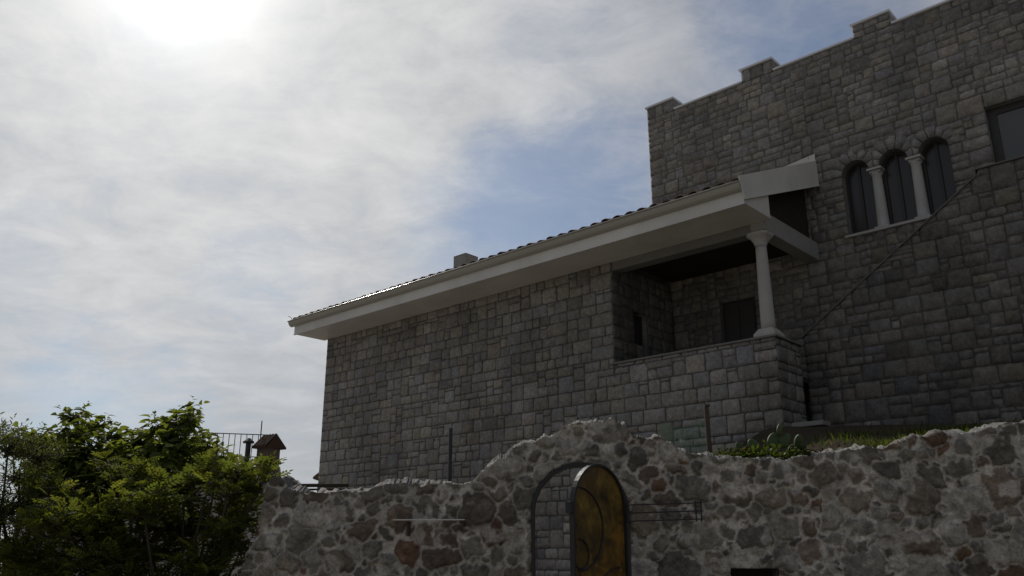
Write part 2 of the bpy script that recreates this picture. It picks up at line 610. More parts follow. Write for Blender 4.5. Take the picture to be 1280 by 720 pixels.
# column
cx, cy = -.2, .18
w = MB()
zz = np.linspace(5.67, 7.36, 12)
w.lathe([(.135 - .03 * ((z - 5.67) / 1.69) ** 1.4, z) for z in zz], cx, cy, 24)
colm = w.build('column', M['plaster'], house, smooth=True)
for p in colm.data.polygons:
    if len(p.vertices) > 4:
        p.use_smooth = False
w = MB()
h = .215
w.add([(cx - h, cy - h, 5.517), (cx + h, cy - h, 5.517), (cx + h, cy + h, 5.517), (cx - h, cy + h, 5.517),
       (cx - h, cy - h, 5.57), (cx + h, cy - h, 5.57), (cx + h, cy + h, 5.57), (cx - h, cy + h, 5.57),
       (cx - .14, cy - .14, 5.68), (cx + .14, cy - .14, 5.68), (cx + .14, cy + .14, 5.68), (cx - .14, cy + .14, 5.68)],
      [(0, 3, 2, 1), (0, 1, 5, 4), (1, 2, 6, 5), (2, 3, 7, 6), (3, 0, 4, 7), (4, 5, 9, 8), (5, 6, 10, 9), (6, 7, 11, 10), (7, 4, 8, 11), (8, 9, 10, 11)])
w.build('column_base', M['plaster'], colm, bevel=.008)
w = MB()
ring = []
prof = [(.118, 7.345), (.118, 7.37), (.128, 7.42), (.155, 7.48), (.195, 7.53), (.215, 7.55), (.215, 7.6)]
N8 = 16
for (r_, z) in prof:
    sq = min(1, max(0, (z - 7.37) / .16))
    for i in range(N8):
        a = 2 * math.pi * (i + .5) / N8
        rr = r_ * (1 - sq + sq * min(1.25, 1 / max(abs(math.cos(a)), abs(math.sin(a)))))
        w.v.append((cx + rr * math.cos(a), cy + rr * math.sin(a), z))
for k in range(len(prof) - 1):
    for i in range(N8):
        w.f.append((k * N8 + i, k * N8 + (i + 1) % N8, (k + 1) * N8 + (i + 1) % N8, (k + 1) * N8 + i))
        w.c.append((.5, .5, .5))
w.f.append(tuple((len(prof) - 1) * N8 + i for i in range(N8)))
w.c.append((.5, .5, .5))
w.build('capital', M['plaster'], colm)

# eave: fascia, soffit, gutter
XL, XR = -14.44, .14
w = MB()
w.box(XL, XR, -1.06, -1.03, 7.765, 8.10)
w.box(XL - .012, XR, -1.075, -1.0601, 7.765, 7.785)
w.build('fascia', M['white'], house)
w = MB()
w.box(XL, XR, -1.03, .02, 7.79, 7.815)
w.prism([(-1.03, 7.815), (0, 7.815), (0, 8.46), (-1.03, 8.1)], XL, XL + .02, 'x')
w.prism([(-1.03, 7.815), (-.02, 7.815), (-.02, 8.3), (-1.03, 8.05)], XR - .02, XR, 'x')
w.build('soffit', M['white'], house)
w = MB()
ZG = 8.02
prof = [(-1.062, ZG), (-1.10, ZG), (-1.135, ZG + .012), (-1.165, ZG + .035), (-1.19, ZG + .07), (-1.205, ZG + .105), (-1.212, ZG + .135),
        (-1.235, ZG + .14), (-1.24, ZG + .15), (-1.235, ZG + .16), (-1.215, ZG + .162), (-1.20, ZG + .155), (-1.19, ZG + .105), (-1.15, ZG + .05), (-1.1, ZG + .025), (-1.062, ZG + .02)]
w.prism(prof, XL - .13, XR + .004, 'x')
w.add([(XR, p[0], p[1]) for p in ((-1.062, ZG + .01), (-1.1, ZG + .01), (-1.16, ZG + .04), (-1.2, ZG + .1), (-1.22, ZG + .15), (-1.062, ZG + .15))], [(5, 4, 3, 2, 1, 0)])
w.add([(XL - .128, p[0], p[1]) for p in ((-1.062, ZG + .01), (-1.1, ZG + .01), (-1.16, ZG + .04), (-1.2, ZG + .1), (-1.22, ZG + .15), (-1.062, ZG + .15))], [(0, 1, 2, 3, 4, 5)])
gut = w.build('gutter', M['gutter'], house, smooth=False)
w = MB()
w.tube([(XL - .13 + (XR - XL + .13) * k / 40, -1.236, ZG + .15) for k in range(41)], .015, 14)
w.build('gutter_bead', M['gutter'], gut, smooth=True)
w = MB()
w.tube([(XL - .02, -1.15, ZG + .2), (XL - .07, -1.16, ZG + .27), (XL - .13, -1.17, ZG + .31), (XL - .2, -1.18, ZG + .33)], .008, 6)
w.build('cable', M['iron'], house)


def roofz(y):
    return 8.2 + .39 * (y + 1.15)


# rake board on the open gable end
w = MB()
pts = [(-1.24, roofz(-1.24) + .1), (-1.05, 7.86), (2.5, 7.94 + .385 * 3.55), (2.5, roofz(2.5) + .27)]
w.prism(pts, XR + .005, XR + .035, 'x')
w.add([(XR + .036, -1.04, 7.855), (XR + .06, -1.04, 7.855), (XR + .06, 2.49, 7.92 + .385 * 3.53), (XR + .036, 2.49, 7.92 + .385 * 3.53),
       (XR + .036, -1.04, 7.88), (XR + .06, -1.04, 7.88), (XR + .06, 2.49, 7.945 + .385 * 3.53), (XR + .036, 2.49, 7.945 + .385 * 3.53)],
      [(0, 3, 2, 1), (4, 5, 6, 7), (0, 1, 5, 4), (1, 2, 6, 5), (2, 3, 7, 6), (3, 0, 4, 7)])
w.build('rake_board', M['white'], house)
w = MB()   # upstand flashing where roof meets the tower
w.add([(-1.9, 2.505, roofz(2.5) + .02), (XR + .02, 2.505, roofz(2.5) + .02), (XR + .02, 2.505, roofz(2.5) + .44), (-1.9, 2.505, roofz(2.5) + .2),
       (-1.9, 2.485, roofz(2.5) + .02), (XR + .02, 2.485, roofz(2.5) + .02), (XR + .02, 2.485, roofz(2.5) + .44), (-1.9, 2.485, roofz(2.5) + .2)],
      [(4, 5, 6, 7), (1, 0, 3, 2), (2, 3, 7, 6), (1, 2, 6, 5), (0, 4, 7, 3)])
w.build('flashing', M['white'], house)
# roof deck seen from inside the porch
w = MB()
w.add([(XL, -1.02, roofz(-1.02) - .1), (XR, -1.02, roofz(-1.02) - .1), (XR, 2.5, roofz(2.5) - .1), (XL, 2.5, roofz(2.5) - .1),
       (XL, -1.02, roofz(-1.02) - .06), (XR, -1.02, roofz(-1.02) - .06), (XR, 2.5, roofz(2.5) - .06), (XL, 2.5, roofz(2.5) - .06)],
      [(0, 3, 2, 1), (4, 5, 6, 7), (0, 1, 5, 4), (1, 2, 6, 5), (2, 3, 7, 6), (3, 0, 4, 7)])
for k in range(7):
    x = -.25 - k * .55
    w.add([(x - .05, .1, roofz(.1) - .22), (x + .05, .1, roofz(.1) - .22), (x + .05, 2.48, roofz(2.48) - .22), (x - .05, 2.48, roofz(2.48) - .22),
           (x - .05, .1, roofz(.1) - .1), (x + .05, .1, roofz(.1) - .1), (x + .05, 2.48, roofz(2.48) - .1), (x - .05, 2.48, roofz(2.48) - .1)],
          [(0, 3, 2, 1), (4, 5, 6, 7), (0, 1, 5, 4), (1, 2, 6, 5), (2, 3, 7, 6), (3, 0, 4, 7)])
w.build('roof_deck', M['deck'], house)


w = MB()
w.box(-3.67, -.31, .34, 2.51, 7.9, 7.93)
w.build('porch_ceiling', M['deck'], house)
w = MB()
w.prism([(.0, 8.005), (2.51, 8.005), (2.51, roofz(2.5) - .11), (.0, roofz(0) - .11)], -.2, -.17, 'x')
w.build('gable_shade_panel', M['deck'], house)  # dark infill added to keep light out and give the gable its shade
# roof tiles as one rippled, stepped sheet
def tile_roof(name, x0, x1, y0, y1, zf, parent, pitch=.3, course=.34, xcut=None, ridge=None):
    mb = MB()
    nx = int((x1 - x0) / (pitch / 10))
    ys = []
    y = y0
    k = 0
    while y < y1 - .01:
        ys.append((y, .028, k))
        ys.append((min(y + course, y1), 0.0, k))
        y += course
        k += 1
    idx = {}
    tones = {}
    rg = random.Random(11)
    for i in range(nx + 1):
        x = x0 + (x1 - x0) * i / nx
        ph = ((x - x0) / pitch) % 1.0
        pr = .05 * math.sqrt(max(0, 1 - ((ph - .32) / .32) ** 2)) if ph < .64 else -.012 * math.sin((ph - .64) / .36 * math.pi)
        for j, (y, up, kk) in enumerate(ys):
            tk = (int((x - x0) / pitch), kk)
            if tk not in tones:
                tones[tk] = (rg.uniform(-.006, .01), rg.uniform(.6, 1.35), rg.uniform(-.02, .015))
            wob = tones[tk]
            mb.v.append((x, y + (wob[2] if j == 0 else 0), zf(y) + pr + up + wob[0]))
            idx[(i, j)] = len(mb.v) - 1
    n0 = len(mb.v)
    for i in range(nx):
        x = x0 + (x1 - x0) * (i + .5) / nx
        for j in range(len(ys) - 1):
            ym = (ys[j][0] + ys[j + 1][0]) / 2
            if xcut and x > xcut[0] and ym > xcut[1]:
                continue
            kq = tones.get((int((x - x0) / pitch), ys[j][2]), (0, 1, 0))[1]
            mb.f.append((idx[(i, j)], idx[(i + 1, j)], idx[(i + 1, j + 1)], idx[(i, j + 1)]))
            mb.c.append((.2 * kq, .16 * kq, .13 * kq))
        # thickness of the eave course
        a, b = mb.v[idx[(i, 0)]], mb.v[idx[(i + 1, 0)]]
        mb.add([a, b, (b[0], b[1], b[2] - .016), (a[0], a[1], a[2] - .016), (b[0], b[1] + .3, b[2] + .09), (a[0], a[1] + .3, a[2] + .09)],
               [(3, 2, 1, 0), (3, 5, 4, 2)], (.15, .1, .08))
    return mb.build(name, M['tile'], parent, smooth=False)


roof = tile_roof('roof', XL, XR - .01, -1.17, 3.6, roofz, house, xcut=(-4.13, 2.49))
w = MB()
w.add([(XL, 3.6, roofz(3.6)), (-4.14, 3.6, roofz(3.6)), (-4.14, 8.3, roofz(3.6) - 1.85), (XL, 8.3, roofz(3.6) - 1.85)], [(0, 1, 2, 3)], (.19, .13, .1))
w.build('back_slope', M['tile'], house)
w = MB()
cxx, cyy = -9.85, 1.5
w.box(cxx - .25, cxx + .25, cyy - .25, cyy + .25, 8.9, 9.76)
w.box(cxx - .255, cxx + .255, cyy - .255, cyy + .255, 9.762, 9.785)
w.build('chimney', M['concrete'], roof, bevel=.01)

# ================================================================= the tower
tower = thing('tower', 'tall dark stone tower with stepped battlements and a triple arched window', 'tower', (QX, QY, 0), ROT)
TG, TY, TX0 = .08, 2.52, -4.13
NUT, NVT = 134, 156
mb = MB()
AC = [.67 + .29 + .79 * k for k in range(3)]      # arch centres (x)
AR, SPR, SILL = .29, 9.36, 8.0
BWX0, BWX1, BWZ0, BWZ1 = 3.55, 5.47, 8.64, 9.92
DX0, DX1, DZ0, DZ1 = -2.45, -1.57, 5.0, 7.12


def tblock(i, j):
    x, z = TX0 + (i + .5) * TG, (j + .5) * TG
    if .67 < x < 2.83 and SILL < z < SPR + .12:
        return True
    if any((x - c) ** 2 + (z - SPR) ** 2 < .43 ** 2 and z > SPR for c in AC):
        return True
    if BWX0 < x < BWX1 and BWZ0 < z < BWZ1:
        return True
    if DX0 < x < DX1 and DZ0 < z < DZ1:
        return True
    return False


ashlar(mb, NUT, NVT, TG, front(TY, TX0), tblock, 21, flush='L', base=.195, var=.17, mortar=.14, wr=(2, 6), hr=(2, 3), rough=.02, joint=.014)
# arch plate with three round heads
us = sorted(set([.67 + .01 * k for k in range(217)]))


def headz(x):
    for c in AC:
        if abs(x - c) < AR:
            return SPR + math.sqrt(AR ** 2 - (x - c) ** 2)
    return SPR


vs, fs = [], []
for k, x in enumerate(us):
    vs += [(x, TY + .02, headz(x)), (x, TY + .02, 9.92), (x, TY + .32, headz(x))]
    if k:
        a = 3 * (k - 1)
        fs += [(a, a + 3, a + 4, a + 1), (a + 2, a + 5, a + 3, a)]
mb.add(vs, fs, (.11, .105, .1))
# jambs, sill bed, lintel reveals
for (xa, xb, za, zb) in ((.67, 2.83, SILL, SPR), (BWX0, BWX1, BWZ0, BWZ1), (DX0, DX1, DZ0, DZ1)):
    ya, yb = TY + .0, TY + .32
    mb.add([(xa, ya, za), (xa, yb, za), (xa, yb, zb), (xa, ya, zb)], [(0, 3, 2, 1)], (.2, .195, .19))
    mb.add([(xb, ya, za), (xb, yb, za), (xb, yb, zb), (xb, ya, zb)], [(0, 1, 2, 3)], (.2, .195, .19))
    if zb != SPR:
        mb.add([(xa, ya, zb), (xb, ya, zb), (xb, yb, zb), (xa, yb, zb)], [(0, 3, 2, 1)], (.2, .195, .19))
    mb.add([(xa, ya, za), (xb, ya, za), (xb, yb, za), (xa, yb, za)], [(0, 1, 2, 3)], (.2, .195, .19))


def clip(poly, x0, x1):
    for (s, xx) in ((1, x0), (-1, x1)):
        out = []
        for k in range(len(poly)):
            p, q = poly[k], poly[(k + 1) % len(poly)]
            ip, iq = s * (p[0] - xx) >= 0, s * (q[0] - xx) >= 0
            if ip:
                out.append(p)
            if ip != iq:
                t = (xx - p[0]) / (q[0] - p[0])
                out.append((xx, p[1] + t * (q[1] - p[1])))
        poly = out
        if len(poly) < 3:
            return []
    return poly


rg = random.Random(5)
for ci, c in enumerate(AC):
    n = 7
    for k in range(n):
        a0, a1 = math.pi * k / n + .025, math.pi * (k + 1) / n - .025
        ro = .52 + rg.uniform(-.03, .05)
        poly = [(c + r_ * math.cos(a), SPR + .005 + r_ * math.sin(a)) for r_, a in ((AR, a0), (ro, a0), (ro + .015, (a0 + a1) / 2), (ro, a1), (AR, a1), (AR, (a0 + a1) / 2))]
        poly = clip(poly, c - .395 + .008 if ci > 0 else c - 2, c + .395 - .008 if ci < 2 else c + 2)
        if not poly:
            continue
        q = .24 * rg.uniform(.85, 1.15)
        f0 = TY - .004 - rg.uniform(0, .006)
        mb.prism(poly, f0, TY + .1, 'y', (q * 1.03, q, q * .95))
mb.box(TX0 + .001, TX0 + .02, TY + .001, 8.0, 0, 12.46, SC)
mb.box(TX0 + .03, 6.59, 7.98, 8.0, 0, 12.46, SC)
mb.box(6.59, 6.62, TY + .04, 8.0, 0, 12.46, SC)
mb.box(TX0 + .03, 6.59, TY + .45, TY + .48, 0, 12.3, (.1, .1, .1))
mb.box(TX0 + .03, 6.59, TY + .05, TY + .42, 12.4, 12.478, SC)
mb.build('wall', M['ashlar'], tower, smooth=True)
# battlements
period, mw = 34 * TG, 10 * TG
copx = TX0
for k in range(4):
    x0 = TX0 + k * period
    mb = MB()
    ashlar(mb, 10, 4, TG, lambda u, v, w: (x0 + u, TY - w, 12.48 + v), None, 31 + k, flush='LR', base=.195, var=.15, mortar=.13, wr=(3, 5), hr=(2, 4))
    ashlar(mb, 5, 4, TG, lambda u, v, w: (x0 + mw + w, TY + u, 12.48 + v), None, 41 + k, flush='LR', base=.195, var=.15, mortar=.13, wr=(3, 5), hr=(2, 4))
    mb.box(x0 + .002, x0 + mw - .04, TY + .04, TY + .4, 12.485, 12.79, SC)
    me = mb.build('merlon', M['ashlar'], tower, smooth=True)
    c = MB()
    c.box(x0 - .035, x0 + mw + .03, TY - .045, TY + .43, 12.802, 12.85)
    c.build('merlon_cap', M['coping'], me)
    c = MB()
    c.box(x0 + mw + .02, x0 + period - .005, TY - .04, TY + .43, 12.482, 12.525)
    c.build('coping', M['coping'], tower)
# triple window
w = MB()
w.box(.6, 2.9, TY - .06, TY + .3, 7.945, 8.004)
w.build('window_sill', M['plaster'], tower, bevel=.008)
for k in range(2):
    x = .67 + .685 + .79 * k
    w = MB()
    w.lathe([(.125, 8.05), (.125, 8.07)] + [(.118 - .022 * q, 8.07 + 1.13 * q) for q in np.linspace(0, 1, 7)] + [(.11, 9.22), (.115, 9.25)], x, TY + .13, 20)
    cl = w.build('window_column', M['plaster'], tower, smooth=True)
    w = MB()
    w.box(x - .15, x + .15, TY - .03, TY + .28, 9.306, 9.355)
    w.prism([(x - .105, 9.25), (x + .105, 9.25), (x + .115, 9.305), (x - .115, 9.305)], TY + .02, TY + .24, 'y')
    w.build('capital', M['plaster'], cl, bevel=.006)
    w = MB()
    w.box(x - .145, x + .145, TY - .01, TY + .27, 8.006, 8.05)
    w.build('column_base', M['plaster'], cl, bevel=.006)


def arch_ring(c, r, z0, spr, n=16):
    return [(c - r, z0)] + [(c - r * math.cos(math.pi * k / n), spr + r * math.sin(math.pi * k / n)) for k in range(n + 1)] + [(c + r, z0)]


for c in AC:
    w = MB()
    oo, ii = arch_ring(c, AR + .02, SILL + .006, SPR), arch_ring(c, AR - .05, SILL + .06, SPR)
    n = len(oo)
    ya, yb = TY + .22, TY + .29
    vs = [(p, ya, q) for p, q in oo] + [(p, ya, q) for p, q in ii] + [(p, yb, q) for p, q in ii]
    fs = [(k, k + 1, n + k + 1, n + k) for k in range(n - 1)] + [(n + k, n + k + 1, 2 * n + k + 1, 2 * n + k) for k in range(n - 1)]
    fs += [(n - 1, 0, n, 2 * n - 1), (2 * n - 1, n, 2 * n, 3 * n - 1)]
    w.add(vs, fs)
    w.box(c - .03, c + .03, ya + .004, yb, SILL + .06, SPR + AR - .055)
    wf = w.build('arched_window', M['darkframe'], tower)
    w = MB()
    w.prism(arch_ring(c, AR - .045, SILL + .055, SPR), TY + .262, TY + .275, 'y')
    w.build('pane', M['glass'], wf)
w = MB()
ya, yb = TY + .14, TY + .22
w.box(BWX0, BWX0 + .16, ya, yb, BWZ0, BWZ1)
w.box(BWX1 - .1, BWX1, ya, yb, BWZ0, BWZ1)
w.box(BWX0 + .16, BWX1 - .1, ya, yb, BWZ1 - .14, BWZ1)
w.box(BWX0 + .16, BWX1 - .1, ya, yb, BWZ0, BWZ0 + .1)
wf = w.build('window', M['darkframe'], tower)
w = MB()
w.box(BWX0 + .15, BWX1 - .09, ya + .03, ya + .05, BWZ0 + .09, BWZ1 - .13)
w.build('pane', M['glass2'], wf)
w = MB()
w.box(DX0, DX1, TY + .14, TY + .2, DZ0, DZ1)
for zz in (5.15, 6.2):
    w.box(DX0 + .1, DX0 + .4, TY + .12, TY + .14, zz, zz + .8)
    w.box(DX0 + .48, DX1 - .1, TY + .12, TY + .14, zz, zz + .8)
dr = w.build('door', M['darkframe'], tower)
w = MB()
w.tube([(DX1 - .07, TY + .139, 6.05), (DX1 - .07, TY + .09, 6.05), (DX1 - .17, TY + .09, 6.05)], .012, 8)
w.build('handle', M['steel'], dr)

# ================================================================= outside stair
stair = thing('stairway', 'outside stair behind a sloping grey stone wall climbing from the porch up the tower', 'stairs', (QX, QY, 0), ROT)


def stz(u):
    return 5.66 + .68 * u if u < 3.48 else 8.13


mb = MB()
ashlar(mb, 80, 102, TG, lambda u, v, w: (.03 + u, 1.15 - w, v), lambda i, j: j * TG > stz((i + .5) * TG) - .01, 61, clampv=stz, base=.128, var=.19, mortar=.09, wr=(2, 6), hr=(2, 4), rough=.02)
mb.add([(.03, 1.4, 0), (6.43, 1.4, 0), (6.43, 1.4, 8.12), (3.5, 1.4, 8.12), (3.5, 1.4, 8.0), (.03, 1.4, 5.6)], [(5, 4, 3, 2, 1, 0)], SC)
mb.add([(.03, 1.18, 0), (.03, 1.4, 0), (.03, 1.4, 5.66), (.03, 1.18, 5.66)], [(3, 2, 1, 0)], SC)
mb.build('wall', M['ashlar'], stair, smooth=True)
w = MB()
w.prism([(-.0, 5.64), (.05, 5.672), (3.5, 8.018), (3.5, 8.135), (6.45, 8.135), (6.45, 8.17), (3.46, 8.165), (3.46, 8.025), (.0, 5.675)], 1.125, 1.42, 'y')
w.build('coping', M['stairtrim'], stair, bevel=.006)
w = MB()
sp = [(-.28, 4.9)]
zc, xc = 5.0, .25
sp.append((.25, 4.9))
pro = [(.05, 4.7)]
for k in range(16):
    pro += [(xc, zc), (xc, zc + .18)]
    zc += .18
    xc += .265
pro += [(6.4, zc), (6.4, 4.7)]
w.prism(pro, 1.42, 2.45, 'y')
w.build('steps', M['concrete'], stair)

# ================================================================= rubble boundary wall with gate
WX, WY, BETA = .66, 8.5, R(5)
E = Vector((math.cos(BETA), -math.sin(BETA), 0))
NB = Vector((-math.sin(BETA), -math.cos(BETA), 0))     # towards the viewer


def wallhit(px, py):
    d = ray(px, py)
    k = ((WX - 0) * NB.x + (WY - 0) * NB.y) / (d.x * NB.x + d.y * NB.y)
    p = Vector((d.x * k, d.y * k, EYE + d.z * k))
    return ((p.x - WX) * E.x + (p.y - WY) * E.y, p.z)


TOP_PX = [(322, 612), (330, 604), (340, 597), (350, 598), (360, 609), (375, 615), (400, 617), (430, 614), (470, 609), (500, 607), (530, 606), (560, 604), (590, 600), (604, 590),
          (620, 575), (635, 568), (650, 556), (670, 549), (690, 544), (705, 534), (722, 529), (745, 527), (765, 526), (782, 530), (792, 543), (815, 547), (835, 552), (855, 560),
          (872, 571), (890, 573), (920, 573), (960, 576), (1000, 573), (1030, 566), (1050, 563), (1090, 561), (1120, 556), (1150, 548), (1180, 545), (1210, 543), (1240, 533), (1280, 530)]
tp = [wallhit(*p) for p in TOP_PX]
tu, tz = np.array([p[0] for p in tp] + [7.0]), np.array([p[1] for p in tp] + [tp[-1][1] + .25])
LEFT_PX = [(326, 605), (326, 640), (320, 672), (308, 690), (302, 720)]
lp = [wallhit(*p) for p in LEFT_PX]
lz = np.array([p[1] for p in lp][::-1])
lu = np.array([p[0] for p in lp][::-1])


def wall_top(u):
    u = np.asarray(u, float)
    return np.interp(u, tu, tz) + .09 * (fbm(u * 9, u * 0 + 3.3, 4) - .5) + .07 * (np.abs(np.sin(u * 6.1 + 2 * vnoise(u * 2, u * 0))) - .6) * .45


def wall_left(z):
    return np.interp(z, lz, lu) + .06 * (fbm(z * 5, z * 0 + 8, 3) - .5)


OPW, OPS = .47, 2.02
sl0, sl1 = wallhit(914, 712), wallhit(972, 713)
SLOT = (sl0[0], sl1[0], sl0[1] - .22, sl0[1])


def rubble_field(U, Z):
    """stone height, colour for points U, Z"""
    rg = random.Random(99)
    umin, umax = U.min() - .3, U.max() + .3
    sites = []
    cell = {}
    tries = 0
    ext = (umin, umax, .9, 3.7)
    for rad_lo, rad_hi, cnt in ((.15, .2, 60), (.09, .15, 1100), (.055, .09, 4500), (.028, .05, 9000)):
        for _ in range(cnt):
            u, z = rg.uniform(ext[0], ext[1]), rg.uniform(ext[2], ext[3])
            r = rg.uniform(rad_lo, rad_hi)
            ok = True
            for (u2, z2, r2) in sites:
                if abs(u - u2) < .5 and abs(z - z2) < .5:
                    if math.hypot((u - u2) * .88, (z - z2) * 1.15) < (r + r2) * .87 + .002:
                        ok = False
                        break
            if ok:
                sites.append((u, z, r))
    S = []
    for (u, z, r) in sites:
        asp = rg.uniform(1.0, 1.7) if rg.random() < .8 else rg.uniform(.6, .9)
        th = rg.gauss(0, .22)
        k = rg.random()
        t = rg.uniform(.62, 1.2)
        if k < .36:
            c = (.185, .168, .142)
        elif k < .58:
            c = (.33, .305, .265)
        elif k < .74:
            c = (.22, .188, .148)
        elif k < .85:
            c = (.29, .265, .22)
        elif k < .965:
            c = (.19, .148, .115)
        else:
            c = (.17, .105, .07)
        S.append((u, z, r, asp, th, rg.uniform(.015, .06), c[0] * t, c[1] * t, c[2] * t, rg.uniform(-1, 1), rg.uniform(-1, 1), rg.choice((2.4, 3.2, 5, 7, 9))))
    S = np.array(S)
    H, C = np.zeros(U.shape), np.zeros(U.shape + (3,))
    wu = U + .12 * (fbm(U * 5, Z * 5, 3) - .5) + .07 * (fbm(U * 17, Z * 17, 3) - .5)
    wz = Z + .12 * (fbm(U * 5 + 40, Z * 5 + 7, 3) - .5) + .07 * (fbm(U * 17 + 9, Z * 17 + 7, 3) - .5)
    order = np.argsort(U)
    for ch in np.array_split(order, 90):
        a, b = wu[ch].min() - .5, wu[ch].max() + .5
        s = S[(S[:, 0] > a) & (S[:, 0] < b)]
        du, dz = wu[ch][:, None] - s[None, :, 0], wz[ch][:, None] - s[None, :, 1]
        cs, sn = np.cos(s[:, 4]), np.sin(s[:, 4])
        x = np.abs((du * cs + dz * sn) / (s[:, 2] * np.sqrt(s[:, 3])))
        y = np.abs((-du * sn + dz * cs) / (s[:, 2] / np.sqrt(s[:, 3])))
        pw = s[:, 11]
        q = (np.power(x, pw) + np.power(y, pw)) ** (1 / pw)
        dist = (q - 1) * s[:, 2]
        two = np.argpartition(dist, 1, axis=1)[:, :2]
        dd = np.take_along_axis(dist, two, 1)
        sw = dd[:, 0] > dd[:, 1]
        first = np.where(sw, two[:, 1], two[:, 0])
        f1, f2 = dd.min(1), dd.max(1)
        inner = np.minimum(-f1 + .004, (f2 - f1) * .5 - .009)
        m = np.clip((inner + .003) / .009, 0, 1)
        rise = 1 - np.exp(-np.clip(inner, 0, 1) / .013)
        si = s[first]
        lx, ly = du[np.arange(len(ch)), first] / si[:, 2], dz[np.arange(len(ch)), first] / si[:, 2]
        H[ch] = rise * (si[:, 5] + .025 * (si[:, 9] * lx + si[:, 10] * ly))
        stain = .55 + .95 * fbm(U[ch] * 13 + 5, Z[ch] * 17, 4)
        # some faces are half smeared with mortar
        smear = np.clip((fbm(U[ch] * 4.5 + 50, Z[ch] * 4.5, 4) - .63) / .05, 0, 1) * .7
        m = m * (1 - smear)
        mo = .5 * (.6 + .7 * fbm(U[ch] * 6, Z[ch] * 6 + 30, 5))
        mcol = np.stack([mo * 1.05, mo * .975, mo * .86], 1)
        scol = si[:, 6:9] * stain[:, None]
        C[ch] = mcol * (1 - m[:, None]) + scol * m[:, None]
    # rough lumps of mortar
    H += .05 * (fbm(U * 5 + 3, Z * 5, 3) - .5) + .022 * (fbm(U * 23, Z * 23, 4) - .5)
    return H, C


